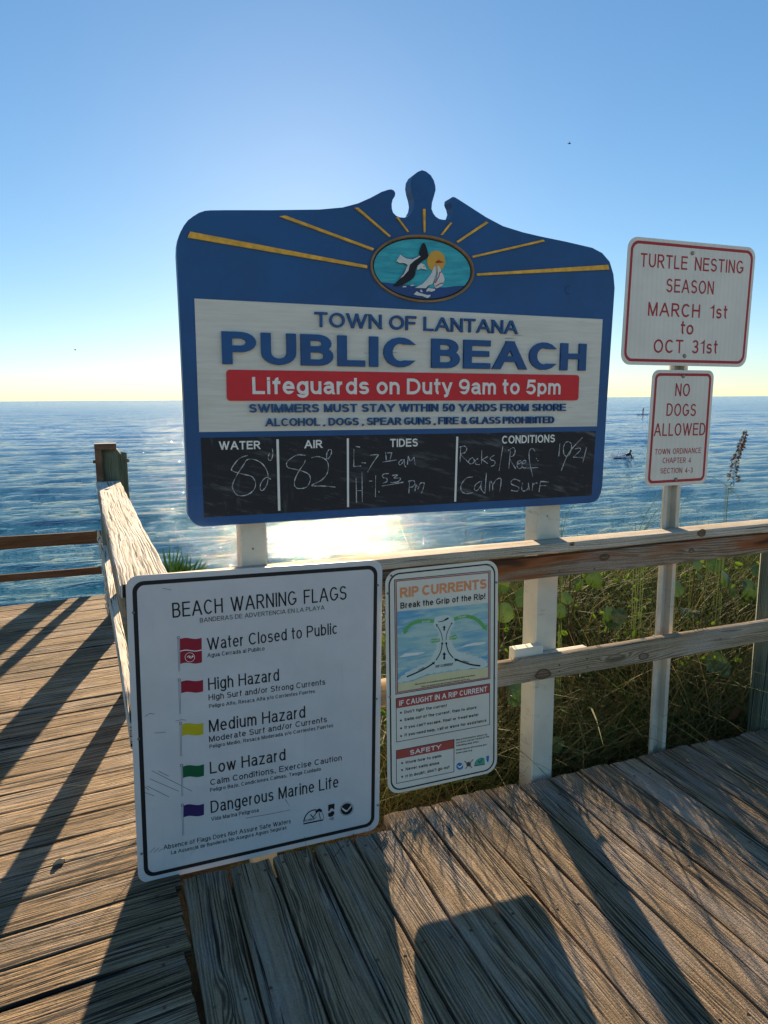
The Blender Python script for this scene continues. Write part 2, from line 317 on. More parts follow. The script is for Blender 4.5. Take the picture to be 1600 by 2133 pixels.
# ------------------------------------------------------------------ lettering: a monoline stroke alphabet
def _arc(cx, cy, rx, ry, a0, a1, n=None):
    n = n or max(4, int(abs(a1-a0)/18))
    return [(cx+rx*math.cos(R(a0+(a1-a0)*i/n)), cy+ry*math.sin(R(a0+(a1-a0)*i/n))) for i in range(n+1)]
def O(cx, cy, rx, ry): return _arc(cx, cy, rx, ry, 90, 450, 24)
XH = 0.73
def lo(p): return [(x, y*XH) for x, y in p]
GL = {  # glyph: (width of the skeleton box relative to cap height, strokes)
'A': (.86, [[(.0, 0), (.46, 1)], [(1, 0), (.54, 1)], [(.2, .33), (.8, .33)]]),
'B': (.66, [[(0, 0), (0, 1), (.5, 1)]+_arc(.52, .765, .4, .235, 80, -90)+[(0, .53)], [(.5, .53)]+_arc(.58, .265, .42, .265, 90, -90)+[(0, 0)]]),
'C': (.76, [_arc(.52, .5, .52, .5, 42, 318)]),
'D': (.74, [[(0, 0), (0, 1), (.4, 1)]+_arc(.42, .5, .58, .5, 80, -80)+[(.4, 0), (0, 0)]]),
'E': (.64, [[(1, 1), (0, 1), (0, 0), (1, 0)], [(0, .53), (.93, .53)]]),
'F': (.58, [[(1, 1), (0, 1), (0, 0)], [(0, .51), (.86, .51)]]),
'G': (.80, [_arc(.5, .5, .5, .5, 42, 325)+[(1, .22), (1, .44), (.56, .44)]]),
'H': (.70, [[(0, 0), (0, 1)], [(1, 0), (1, 1)], [(0, .53), (1, .53)]]),
'I': (.0, [[(0, 0), (0, 1)]]),
'J': (.5, [[(1, 1), (1, .3)]+_arc(.5, .3, .5, .3, 0, -165)]),
'K': (.70, [[(0, 0), (0, 1)], [(.94, 1), (.0, .36)], [(.32, .58), (.97, 0)]]),
'L': (.54, [[(0, 1), (0, 0), (1, 0)]]),
'M': (.82, [[(0, 0), (0, 1)], [(1, 0), (1, 1)], [(.04, 1), (.5, 0)], [(.96, 1), (.5, 0)]]),
'N': (.70, [[(0, 0), (0, 1)], [(1, 0), (1, 1)], [(.03, 1), (.97, 0)]]),
'O': (.84, [O(.5, .5, .5, .5)]),
'P': (.64, [[(0, 0), (0, 1), (.5, 1)]+_arc(.55, .735, .45, .265, 80, -90)+[(0, .47)]]),
'Q': (.84, [O(.5, .5, .5, .5), [(.6, .22), (1, -.06)]]),
'R': (.70, [[(0, 0), (0, 1), (.5, 1)]+_arc(.53, .745, .42, .255, 80, -90)+[(0, .49)], [(.48, .47), (.97, 0)]]),
'S': (.66, [_arc(.5, .755, .46, .245, 22, 262)+_arc(.5, .265, .5, .265, 86, -158)]),
'T': (.66, [[(0, 1), (1, 1)], [(.5, 1), (.5, 0)]]),
'U': (.70, [[(0, 1), (0, .36)]+_arc(.5, .36, .5, .36, 180, 360)+[(1, 1)]]),
'V': (.82, [[(0, 1), (.47, 0)], [(1, 1), (.53, 0)]]),
'W': (1.2, [[(0, 1), (.25, 0)], [(.28, 0), (.49, 1)], [(.51, 1), (.72, 0)], [(1, 1), (.75, 0)]]),
'X': (.78, [[(0, 0), (.96, 1)], [(.04, 1), (1, 0)]]),
'Y': (.80, [[(0, 1), (.5, .43), (.5, 0)], [(1, 1), (.5, .43)]]),
'Z': (.68, [[(0.03, 1), (1, 1)], [(0, 0), (1, 0)], [(.97, 1), (.03, 0)]]),
'0': (.56, [O(.5, .5, .5, .5)]),
'1': (.30, [[(.0, .78), (.55, .86), (1, 1), (1, 0)]]),
'2': (.58, [_arc(.5, .72, .48, .28, 165, -35)+[(.0, 0), (1, 0)]]),
'3': (.58, [_arc(.48, .75, .44, .25, 155, -90)+[(.36, .5)], [(.4, .5)]+_arc(.48, .26, .5, .26, 80, -155)]),
'4': (.62, [[(.74, 0), (.74, 1), (0, .26), (1, .26)]]),
'5': (.58, [[(.92, 1), (.2, 1), (.1, .52)]+_arc(.48, .32, .5, .32, 125, -150)]),
'6': (.58, [_arc(.5, .5, .5, .5, 50, 180)+[(0, .34)], O(.5, .3, .5, .3)]),
'7': (.56, [[(0, 1), (1, 1), (.62, .55), (.38, 0)]]),
'8': (.58, [O(.5, .76, .43, .24), O(.5, .265, .5, .265)]),
'9': (.58, [O(.5, .7, .5, .3), [(1, .7)]+_arc(.5, .5, .5, .5, 0, -130)]),
'a': (.50, [_arc(.47, .53, .44, .2, 160, 0)+[(.93, .1), (1, 0)], [(.92, .43), (.5, .41)]+_arc(.42, .21, .42, .21, 90, 270)+[(.6, .02), (.92, .2)]]),
'b': (.52, [[(0, 0), (0, 1)], O(.5, XH/2, .5, XH/2)]),
'c': (.50, [_arc(.52, XH/2, .52, XH/2, 45, 315)]),
'd': (.52, [[(1, 0), (1, 1)], O(.5, XH/2, .5, XH/2)]),
'e': (.52, [[(.03, .38), (1, .38)]+_arc(.5, XH/2, .5, XH/2, 4, 318)]),
'f': (.28, [[(.4, 0), (.4, .8)]+_arc(.9, .8, .5, .2, 180, 85), [(0, XH), (1, XH)]]),
'g': (.52, [O(.5, XH/2, .5, XH/2), [(1, XH), (1, -.05)]+_arc(.5, -.05, .5, .22, 0, -160)]),
'h': (.48, [[(0, 0), (0, 1)], [(0, .4)]+_arc(.5, .43, .5, .3, 175, 0)+[(1, 0)]]),
'i': (.0, [[(0, 0), (0, XH)], [(0, .88), (0, 1)]]),
'j': (.2, [[(1, XH), (1, -.1)]+_arc(.3, -.1, .7, .17, 0, -90), [(1, .88), (1, 1)]]),
'k': (.46, [[(0, 0), (0, 1)], [(.92, XH), (0, .27)], [(.35, .43), (1, 0)]]),
'l': (.0, [[(0, 0), (0, 1)]]),
'm': (.80, [[(0, 0), (0, XH)], [(0, .44)]+_arc(.25, .46, .25, .27, 175, 0)+[(.5, 0)], [(.5, .44)]+_arc(.75, .46, .25, .27, 175, 0)+[(1, 0)]]),
'n': (.48, [[(0, 0), (0, XH)], [(0, .4)]+_arc(.5, .43, .5, .3, 175, 0)+[(1, 0)]]),
'o': (.54, [O(.5, XH/2, .5, XH/2)]),
'p': (.52, [[(0, XH), (0, -.28)], O(.5, XH/2, .5, XH/2)]),
'q': (.52, [[(1, XH), (1, -.28)], O(.5, XH/2, .5, XH/2)]),
'r': (.26, [[(0, 0), (0, XH)], [(0, .4)]+_arc(.9, .38, .9, .35, 175, 85)]),
's': (.46, [lo(_arc(.5, .75, .46, .25, 22, 262)+_arc(.5, .265, .5, .265, 86, -158))]),
't': (.26, [[(.4, 1), (.4, .2)]+_arc(.85, .2, .45, .2, 180, 275), [(0, XH), (1, XH)]]),
'u': (.48, [[(0, XH), (0, .3)]+_arc(.5, .3, .5, .3, 180, 355), [(1, XH), (1, 0)]]),
'v': (.50, [[(0, XH), (.46, 0)], [(1, XH), (.54, 0)]]),
'w': (.78, [[(0, XH), (.24, 0)], [(.27, 0), (.49, XH)], [(.51, XH), (.73, 0)], [(1, XH), (.76, 0)]]),
'x': (.5, [[(0, 0), (.95, XH)], [(.05, XH), (1, 0)]]),
'y': (.50, [[(0, XH), (.52, 0)], [(1, XH), (.45, -.2), (.1, -.26)]]),
'z': (.46, [[(0, XH), (1, XH)], [(0, 0), (1, 0)], [(.95, XH), (.05, 0)]]),
'.': (.0, [[(0, 0), (0, .1)]]), ',': (.10, [[(1, .10), (.9, .02), (.2, -.20)]]), "'": (.0, [[(0, .74), (0, 1)]]),
':': (.0, [[(0, 0), (0, .1)], [(0, .5), (0, .62)]]), '!': (.0, [[(0, 0), (0, .1)], [(0, .28), (0, 1)]]), '-': (.3, [[(0, .38), (1, .38)]]), '/': (.3, [[(0, 0), (1, 1)]]),
'&': (.72, [[(1, .0), (.3, .66)]+_arc(.46, .79, .24, .21, 200, -20)+[(.5, .55)]+_arc(.4, .26, .4, .26, 110, 300)+[(.95, .42)]]),
}
def ribbon(pts, w, closed=False, flatcut=None):
    """outline (left, right) of a stroke of width w; mitred, ends of slanted strokes cut flat at the cap and base lines"""
    n = len(pts); Lp = []; Rp = []
    def dirn(a, b):
        d = (b[0]-a[0], b[1]-a[1]); l = math.hypot(*d) or 1e-9; return (d[0]/l, d[1]/l)
    for i in range(n):
        if closed: a, b = dirn(pts[i-1] if i else pts[-2], pts[i]), dirn(pts[i], pts[(i+1) % n] if i < n-1 else pts[1])
        else: a = dirn(pts[max(i-1, 0)], pts[max(i, 1)]); b = dirn(pts[min(i, n-2)], pts[min(i+1, n-1)])
        nx, ny = -(a[1]+b[1]), a[0]+b[0]; l = math.hypot(nx, ny) or 1e-9; nx, ny = nx/l, ny/l
        c = max(0.45, nx*-a[1]+ny*a[0]); k = w/2/c
        if flatcut and i in (0, n-1) and not closed and abs(a[0]) > .02 and abs(a[1]) > .35 and flatcut(pts[i]):
            s = 1 if a[1] > 0 else -1
            nx, ny = -s, 0; k = w/2/abs(a[1])
        Lp.append((pts[i][0]+nx*k, pts[i][1]+ny*k)); Rp.append((pts[i][0]-nx*k, pts[i][1]-ny*k))
    return Lp, Rp
def lettering(mb, s, P0, P1, cap, N, wt=0.15, gap=0.16, space=0.42, extr=0.0, lift=0.0006, mi=0, wspec=None, hwt=None):
    """set the words s on the base line P0-P1 (3D), cap height cap (m)"""
    P0 = Vector(P0); P1 = Vector(P1); U = (P1-P0); L = U.length; U.normalize(); Vv = N.cross(U); Vv.normalize()
    asp = wspec or 1.0; Vv = Vv/asp; cap = cap*asp; wt = wt/asp; gap = gap/asp; space = space/asp   # thinner horizontals than verticals
    adv = []; x = 0.0
    for ch in s:
        if ch == ' ': adv.append((x, 0)); x += space; continue
        w = GL[ch][0]/asp; adv.append((x, w)); x += w+wt+gap
    tot = x-gap
    k = L/(tot*cap)                                    # condense or widen the letters, not the strokes
    wt_m = wt*cap*(min(1.0, 0.35+0.65*k) if asp == 1.0 else 1.0)
    idx = 0
    for ch, (x0, w) in zip(s, adv):
        if ch == ' ': continue
        cnt = 0
        gx = x0*k*cap; gw = max(0.0, (w+wt)*k*cap-wt_m)
        for st in GL[ch][1]:
            pts = [(gx+wt_m/2+p[0]*gw, wt_m/2+p[1]*(cap-wt_m)) for p in st]
            pts = [p for i, p in enumerate(pts) if i == 0 or math.hypot(p[0]-pts[i-1][0], p[1]-pts[i-1][1]) > 1e-5*cap+.02*wt_m]
            closed = math.hypot(st[0][0]-st[-1][0], st[0][1]-st[-1][1]) < 1e-3
            top = wt_m/2+(cap-wt_m); xh = wt_m/2+XH*(cap-wt_m); bot = wt_m/2
            # vertical and slanted ends run out to the cap and base lines
            for e, q in ((0, 1), (-1, -2)):
                if closed or len(pts) < 2: break
                dx, dy = pts[e][0]-pts[q][0], pts[e][1]-pts[q][1]
                if abs(dy) > 0.6*math.hypot(dx, dy) and (abs(pts[e][1]-bot) < 1e-6 or abs(pts[e][1]-top) < 1e-6 or abs(pts[e][1]-xh) < 1e-6):
                    f = (wt_m/2)/abs(dy); pts[e] = (pts[e][0]+dx*f, pts[e][1]+dy*f)
                elif abs(dy) < 1e-6 and gw > 0 and (st[e][0] < .06 or st[e][0] > .84):
                    pts[e] = (pts[e][0]+math.copysign(wt_m/2, dx), pts[e][1])
            a, b = ribbon(pts, wt_m, closed, lambda p: True)
            m = len(pts); idx += 1
            for i in range(m-1):
                q = [list(a[i]), list(a[i+1]), list(b[i]), list(b[i+1])]
                d = (pts[i+1][0]-pts[i][0], pts[i+1][1]-pts[i][1])
                for u_ in (0, 2):                      # a tight inner curve must not fold back over itself
                    if (q[u_+1][0]-q[u_][0])*d[0]+(q[u_+1][1]-q[u_][1])*d[1] < 0:
                        q[u_] = q[u_+1] = [(q[u_][0]+q[u_+1][0])/2, (q[u_][1]+q[u_+1][1])/2]
                cnt += 1; off = lift+extr+cnt*0.00002
                A0, A1, B0, B1 = [P0+U*c[0]+Vv*c[1]+N*off for c in q]
                mb.add([B0, B1, A1, A0], [(0, 1, 2, 3)], None, 0, mi)
                if extr:
                    e = N*(extr+0.0005)
                    mb.add([A0, A1, A1-e, A0-e], [(0, 1, 2, 3)], None, 0, mi); mb.add([B1, B0, B0-e, B1-e], [(0, 1, 2, 3)], None, 0, mi)
                    if not closed and i == 0: mb.add([B0, A0, A0-e, B0-e], [(0, 1, 2, 3)], None, 0, mi)
                    if not closed and i == m-2: mb.add([A1, B1, B1-e, A1-e], [(0, 1, 2, 3)], None, 0, mi)
NY = Vector((0, -1, 0))
class Face:                                            # a sign face: photo pixels map to its vertical plane y = Y
    def __init__(s, Y): s.Y = Y
    def __call__(s, x, y, lift=0.0): return at(x, y, s.Y)+NY*lift
    def text(s, mb, t, x0, y0, x1, y1, cap_px, **kw):
        p0, p1 = s(x0, y0), s(x1, y1); mx, my = (x0+x1)/2, (y0+y1)/2
        cap = (s(mx, my-cap_px)-s(mx, my)).length
        lettering(mb, t, p0, p1, cap, NY, **kw)
    def line(s, mb, pts, wpx, lift=0.0006, mi=0, vary=0.0):
        P = [s(*p) for p in pts]; q = [(p.x, p.z) for p in P]
        w = wpx*(P[0]-EYE).dot(fw)/F
        closed = math.hypot(q[0][0]-q[-1][0], q[0][1]-q[-1][1]) < 1e-6
        a, b = ribbon(q, w, closed); y = s.Y-lift; m = len(a)
        if vary:
            ph = random.uniform(0, 6); sc = [1-vary+vary*(math.sin(i*1.3+ph)+.6*math.sin(i*.45+2*ph)) for i in range(m)]
            a = [(c[0]+(p[0]-c[0])*k, c[1]+(p[1]-c[1])*k) for p, c, k in zip(a, q, sc)]; b = [(c[0]+(p[0]-c[0])*k, c[1]+(p[1]-c[1])*k) for p, c, k in zip(b, q, sc)]
        mb.add([(x, y, z) for x, z in b]+[(x, y, z) for x, z in a], [(i, i+1, m+i+1, m+i) for i in range(m-1)], None, 0, mi)
    def poly(s, mb, pts, lift=0.0006, thick=0.0, mi=0): mb.poly([s(*p, lift) for p in pts], NY, thick, mi)
def smooth(pts, k=6, closed=False):                    # Catmull-Rom through photo points
    n = len(pts); out = []
    for i in range(n if closed else n-1):
        p0, p1, p2, p3 = (pts[(i-1) % n], pts[i], pts[(i+1) % n], pts[(i+2) % n]) if closed else (pts[max(i-1, 0)], pts[i], pts[i+1], pts[min(i+2, n-1)])
        for j in range(k):
            t = j/k
            out.append(tuple(.5*((2*p1[d])+(-p0[d]+p2[d])*t+(2*p0[d]-5*p1[d]+4*p2[d]-p3[d])*t*t+(-p0[d]+3*p1[d]-3*p2[d]+p3[d])*t**3) for d in (0, 1)))
    if not closed: out.append(pts[-1])
    return out
def rrect(x0, x1, z0, z1, r, n=7):
    out = []
    for cx, cz, a in ((x1-r, z1-r, 0), (x0+r, z1-r, 90), (x0+r, z0+r, 180), (x1-r, z0+r, 270)):
        out += [(cx+r*math.cos(R(a+90*i/n)), cz+r*math.sin(R(a+90*i/n))) for i in range(n+1)]
    return out
def quad_round(c, r):                                  # rounded outline inside four 3D corners (tl, tr, br, bl)
    c = [Vector(p) for p in c]; out = []
    for i in range(4):
        p, a, b = c[i], c[i-1], c[(i+1) % 4]; da = (a-p).normalized(); db = (b-p).normalized()
        o = p+(da+db)*r
        for j in range(8):
            t = R(90*j/7); out.append(o-db*r*math.cos(t)-da*r*math.sin(t))
    return out
def plate(name, parent, corners, r, mat, thick=0.003, Y=None):
    mb = MB(); mb.poly(quad_round(corners, r), NY, thick); return mb.build(name, mat, parent, smooth=False)
def shrink(c, d):
    c = [Vector(p) for p in c]; out = []
    for i in range(4):
        da = (c[i-1]-c[i]).normalized(); db = (c[(i+1) % 4]-c[i]).normalized(); out.append(c[i]+(da+db)*d)
    return out
def border(name, parent, corners, d, w, r, mat, lift=0.0005):
    a = quad_round(shrink(corners, d), r-d*.55); b = quad_round(shrink(corners, d+w), max(.004, r-d*.55-w*.8)); m = len(a)
    mb = MB(); mb.add([p+NY*lift for p in a+b], [(i, m+i, m+(i+1) % m, (i+1) % m) for i in range(m)]); return mb.build(name, mat, parent, smooth=False)
def bolt(parent, p, r=0.006, name='bolt', mat=None):
    mb = MB(); n = 10
    rings = [(r, 0), (r*.95, r*.45), (r*.6, r*.75)]
    P = [[p+Vector((rr*math.cos(6.2832*k/n), -h-.0004, rr*math.sin(6.2832*k/n))) for k in range(n+1)] for rr, h in rings]
    mb.grid([list(reversed(q)) for q in P]); mb.add(P[-1][:-1], [list(range(n))]); return mb.build(name, mat or BOLT, parent)
#@@SETTING@@
# ------------------------------------------------------------------ the setting: dune, sea, decks
def sst(a, b, x): t = np.clip((x-a)/(b-a), 0, 1); return t*t*(3-2*t)
def ground(x, y):
    x = np.asarray(x, float); y = np.asarray(y, float)
    up_ = -0.16+0.30*sst(2.5, 4.1, y)
    g = -0.36+(up_+0.36)*sst(0.15, 0.9, x)
    g = g-3.5*sst(5.2, 13.0, y)-0.25*sst(2.3, 1.6, y)
    return g+0.025*np.sin(x*3.1+y*1.7)+0.02*np.sin(x*7.3-y*5.1)
SEA = -3.0
xs = np.concatenate([np.linspace(-60, -3, 30), np.linspace(-2.5, 9, 90), np.linspace(10, 60, 30)])
ys = np.concatenate([np.linspace(-40, 0, 20), np.linspace(0.5, 15, 100), [18, 24, 40]])
X_, Y_ = np.meshgrid(xs, ys); Z_ = ground(X_, Y_)
nr, nc = X_.shape; I_ = np.arange(nr*nc).reshape(nr, nc)
Q_ = np.stack([I_[:-1, :-1], I_[:-1, 1:], I_[1:, 1:], I_[1:, :-1]], -1).reshape(-1, 4)
g = G('dune_soil'); p = g.pos(); n = g.noise(p, 14.0, 5.0, 0.7); n2 = g.noise(p, 1.2, 2.0)
soil = g.mix(n2, g.mix(n, (0.04, 0.03, 0.018), (0.14, 0.105, 0.065)), g.mix(n, (0.07, 0.055, 0.035), (0.18, 0.14, 0.09)))
sandc = g.mix(n, (0.50, 0.43, 0.32), (0.64, 0.56, 0.43)); sepy = g.n('SeparateXYZ', {0: p}).outputs[1]  # unseen ground behind the camera, made pale to bounce light onto the signs
g.set(color=g.mix(g.ss(g.m('ADD', sepy, g.m('MULTIPLY', n2, .8)), -0.2, 1.2), sandc, soil), rough=0.95, normal=g.bump(n, 0.03), spec=0.1)
tag(npmesh('dune', np.stack([X_, Y_, Z_], -1).reshape(-1, 3), Q_, g.mat, smooth=True), kind='structure')

def make_sea():
    nr, na = 1050, 640
    r = np.concatenate([np.exp(np.linspace(math.log(9.0), math.log(900.0), nr-30)), np.exp(np.linspace(math.log(940.0), math.log(20000.0), 30))])
    a = np.linspace(YAW-R(52), YAW+R(52), na)
    Rr, A = np.meshgrid(r, a, indexing='ij'); X = Rr*np.sin(A); Y = Rr*np.cos(A); Z = np.zeros_like(X)
    dr = np.gradient(r)[:, None]
    g2 = np.random.default_rng(11)
    # long low swell coming ashore, then a chop of shorter waves
    comps = [(9.5, .050, .02), (7.3, .042, -.07), (5.6, .032, .10), (13.0, .04, -.03)]
    for lam in np.exp(np.linspace(math.log(0.55), math.log(4.5), 46)):
        comps.append((lam, .0040*lam**.92*g2.uniform(.6, 1.3), g2.normal(0, .30)))
    warp = 1.6*np.sin(X*.045+1.0)+1.1*np.sin(Y*.07+X*.021)+.5*np.sin(X*.16+Y*.05)
    for lam, amp, th in comps:
        k = 2*math.pi/lam; ph = g2.uniform(0, 6.28)
        arg = k*(X*math.sin(th)+Y*math.cos(th)+warp*(.5 if lam > 5 else .35))+ph
        fade = np.clip((lam/dr-2.2)/3.0, 0, 1)
        grp = .65+.5*np.sin(X*.11*(1+.3*math.sin(ph))+Y*.06+ph*3)
        s = np.sin(arg)
        if lam > 5: s = np.exp(1.1*(s-1))*1.7-.75
        Z += amp*fade*grp*s
    Z *= np.clip(900/np.maximum(Rr, 900), 0, 1)
    V = np.stack([X, Y, Z+SEA], -1).reshape(-1, 3)
    I = np.arange(V.shape[0]).reshape(nr, na)
    Q = np.stack([I[:-1, :-1], I[1:, :-1], I[1:, 1:], I[:-1, 1:]], -1).reshape(-1, 4)
    g = G('sea_water'); p = g.pos(); sp = g.n('SeparateXYZ', {0: p})
    def aniso(sx, sy, det=3.0): return g.noise(g.xyz(g.m('MULTIPLY', sp.outputs[0], sx), g.m('MULTIPLY', sp.outputs[1], sy)), 1.0, det, 0.6)
    rp = aniso(1.9, 6.0, 4.0); rp2 = aniso(6.5, 12.0); rp4 = aniso(0.35, 1.5, 4.0); patch = aniso(0.012, 0.06)
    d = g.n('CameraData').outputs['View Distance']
    hn = g.m('ADD', g.m('MULTIPLY', rp, 0.55), g.m('ADD', g.m('MULTIPLY', rp2, 0.24), g.m('MULTIPLY', rp4, 0.7)))
    nrm = g.bump(hn, 0.20, 1.0)
    # unresolved ripples far out: the facets seen there are tilted, so they mirror the higher, bluer sky
    nc_ = g.n('TexNoise', {'Vector': g.xyz(g.m('MULTIPLY', sp.outputs[0], 2.1), g.m('MULTIPLY', sp.outputs[1], 5.3)), 'Scale': 1.0, 'Detail': 4.0, 'Roughness': .7}).outputs['Color']
    off = g.n('VectorMath', {0: nc_, 1: (.5, .5, .5)}, operation='SUBTRACT').outputs[0]
    off = g.n('VectorMath', {0: off, 1: (.34, 1.75, 0)}, operation='MULTIPLY').outputs[0]
    off = g.n('VectorMath', {0: off, 3: g.m('ADD', g.ss(d, 18, 130, .10, 1.05), g.m('MULTIPLY', patch, .3))}, operation='SCALE').outputs[0]
    nrm = g.n('VectorMath', {0: g.n('VectorMath', {0: nrm, 1: off}, operation='ADD').outputs[0]}, operation='NORMALIZE').outputs[0]
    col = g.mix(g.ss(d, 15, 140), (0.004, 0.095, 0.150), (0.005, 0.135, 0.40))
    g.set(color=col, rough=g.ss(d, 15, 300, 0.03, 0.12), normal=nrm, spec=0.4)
    g.b.inputs['IOR'].default_value = 1.333
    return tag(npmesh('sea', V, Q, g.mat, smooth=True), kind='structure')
make_sea()

D5 = Vector((math.cos(R(5)), math.sin(R(5)), 0)); N5 = Vector((-math.sin(R(5)), math.cos(R(5)), 0)); ZU = Vector((0, 0, 1))
def screw(mb, c):
    r = .0055; mb.add([c+Vector((r*math.cos(a), r*math.sin(a), .0205)) for a in [6.2832*i/8 for i in range(8)]], [list(range(8))], None, 0, 1)
mb = MB(); y = 6.165; k = 0
while y > 0.5:
    w = 0.139*random.uniform(.985, 1.01)
    L = 1.95
    c0 = Vector((0.122+random.uniform(-.006, .004), y, -0.019+random.uniform(-.0025, .002)))
    mb.plank(c0-D5*L, D5, N5, ZU, L, w, 0.038, seed=k*1.37+.3, seg=0.07, r=0.004, wob=0.0016, cup=random.uniform(-.002, .001), top=7, rag=.002)
    for dx in (-.07, -.66, -1.3):
        for dv in (-.042, .04): screw(mb, c0+D5*(dx+random.uniform(-.008, .008))+N5*(dv+random.uniform(-.006, .006)))
    y -= 0.1475; k += 1
tag(mb.build('boardwalk', [DECK, RUST]), kind='structure')
mb = MB(); x = 0.14+0.073; k = 0
while x < 4.3:
    w = 0.1445*random.uniform(.985, 1.005); ye = (2.285 if x < .83 else 2.385-.012*max(0, x-1.2))+random.uniform(-.012, .012)
    mb.plank(Vector((x, .55, -0.019+random.uniform(-.003, .002))), Vector((0, 1, 0)), Vector((-1, 0, 0)), ZU, ye-.55, w, 0.038, seed=k*2.11+40.7, seg=0.07, r=0.004, wob=0.0016, cup=random.uniform(-.0015, .0015), top=7, rag=.004)
    for yy in (2.25, 1.72, 1.2):
        for dv in (-.042, .04): screw(mb, Vector((x+dv+random.uniform(-.006, .006), min(yy, ye-.05)+random.uniform(-.012, .012), -0.019)))
    x += 0.1525; k += 1
tag(mb.build('viewing_deck', [DECKR, RUST]), kind='structure')
mb = MB()
mb.box((.15, 2.19, -.26), (.84, 2.23, -.042), 3.0); mb.box((.84, 2.28, -.26), (4.3, 2.32, -.042), 4.0)
mb.box((-2.0, 2.0, -.26), (.12, 2.04, -.042), 5.0); mb.box((.08, .5, -.26), (.12, 5.9, -.042), 6.0, ax=1); mb.box((-1.0, .5, -.26), (-.96, 5.9, -.042), 7.0, ax=1)
tag(mb.build('deck_joists', GREENW), kind='structure')  # hidden, added to block light; dark wood so the board gaps read black

# ------------------------------------------------------------------ railings
YR = 2.325
rail = thing('railing', (1.6, 2.37, -.3), 'weathered wooden railing behind the two lower signs, with a rust-stained upper board', 'railing')
XA = Vector((1, 0, 0)); YA = Vector((0, 1, 0))
def board(name, parent, mat, a, b, w, t, wd, td, seed, **kw):
    """plank from a to b, width w along wd, thickness t along td"""
    mb = MB(); a = Vector(a); b = Vector(b); L = (b-a).normalized(); kw.setdefault('seg', .1); kw.setdefault('r', .004)
    mb.plank(a, L, Vector(wd), Vector(td), (b-a).length, w, t, seed=seed, **kw); return mb.build(name, mat, parent)
def mitre(o, x0, sgn):                                  # cut the start of a cap at 45 degrees
    for v in o.data.vertices: pass
# cap: mitred to the cap of the railing beside it
mb = MB(); mb.plank(Vector((.081, 2.365, 1.013)), XA, YA, ZU, 4.2, .10, .038, seed=11.3, seg=.1, r=.005, wob=.0012)
for i, v in enumerate(mb.v):
    if v[0] < .1: mb.v[i] = (v[0]+(v[1]-2.365)*0.78, v[1], v[2])
mb.build('cap_rail', CAPF, rail)
board('upper_board', rail, RUSTW, (.015, YR+.019, .938), (4.3, YR+.019, .938), .09, .038, ZU, -YA, 21.7)
board('middle_rail', rail, RAILW, (.05, YR+.019, .517), (4.3, YR+.019, .517), .098, .038, ZU, -YA, 33.1)
def octpost(name, parent, c, r, z0, z1, mat, seed, n=8, rot=22.5, topcut=0):
    mb = MB(); P = []; UV = []
    for i in range(9):
        z = z0+(z1-z0)*i/8
        P.append([Vector((c[0]+r*math.cos(R(rot+360*k/n)), c[1]+r*math.sin(R(rot+360*k/n)), z)) for k in range(n+1)])
        UV.append([(z+seed, k*2*math.pi*r/n) for k in range(n+1)])
    mb.grid(P, UV, seed); mb.add(P[-1][:-1], [list(range(n))], [(seed+v.x, v.y) for v in P[-1][:-1]], seed)
    return mb.build(name, mat, parent)
octpost('post', rail, (2.925, 2.425), .060, -.5, .955, GREENW, 2.2)
octpost('post', rail, (4.35, 2.425), .062, -.5, .985, GREENW, 7.2)
for px, py in ((947, 1158), (959, 1158), (922, 1161), (836, 1172), (815, 1176), (1147, 1142), (1235, 1139), (1165, 1189), (1238, 1185), (1142, 1196), (1165, 1385), (1165, 1398), (1223, 1372), (1223, 1389), (1500, 1330)):
    bolt(rail, at(px, py, YR), .0035, 'nail', RUST)

KNOT = wood('knot_wood', (.10, .06, .03), (.30, .19, .10), rings=90, crack=.9, relief=.003); KNOTD = flat('knot_rim', (.12, .08, .05), .9)
for px, py, w, h in ((1259, 1161, 11, 7.5), (1440, 1147, 6, 5), (1340, 1367, 11, 7), (1131, 1404, 17, 11), (1462, 1110, 9, 8), (1192, 1133, 5, 4)):
    mb = MB(); f_ = Face(YR-.0004)
    if (px, py) == (1462, 1110) or (px, py) == (1192, 1133): f_ = Face(2.314)
    for k, (sc, mi) in enumerate(((1.0, 0), (.72, 1))): f_.poly(mb, [(px+w*sc*math.cos(R(a))*(1+.12*math.sin(3*R(a)+px)), py+h*sc*math.sin(R(a))-w*sc*math.cos(R(a))*.15) for a in range(0, 360, 20)], .0006+.0005*k, 0, mi)
    mb.build('knot', [KNOTD, KNOT], rail, smooth=False)
def edge(y): return 0.08-0.0335*y
lr = thing('railing', (0.05, 4.0, -.3), 'bleached cracked cap railing running out towards the sea beside the boardwalk', 'railing')
LD = Vector((-0.0335, 1, 0)).normalized(); LW = Vector((1, .0335, 0)).normalized()
mb = MB(); mb.plank(Vector((edge(2.36)+.0775, 2.36, 1.011)), LD, -LW, ZU, 3.06, .155, .042, seed=17.9, seg=.08, r=.006, wob=.0022, cup=-.002, top=8)
for i, v in enumerate(mb.v):
    if v[1] < 2.42: mb.v[i] = (v[0], v[1]+(v[0]-.078)*0.75, v[2])
mb.build('cap_rail', CAPW, lr)
def lp(y, off=0.0): return Vector((edge(y)+off, y, 0))
for nm, z, w, sd in (('upper_board', .938, .09, 51.0), ('middle_rail', .515, .092, 53.5)):
    a, b = lp(2.335, .021), lp(5.45, .021); a.z = b.z = z
    board(nm, lr, RAILW if nm == 'upper_board' else CAPW, a, b, w, .038, ZU, LW, sd)
for y in (2.47, 4.02):
    c = lp(y, .09); mb = MB(); mb.box((c.x-.045, y-.045, -.5), (c.x+.045, y+.045, .985), y, ax=2); mb.build('post', GREENW, lr)
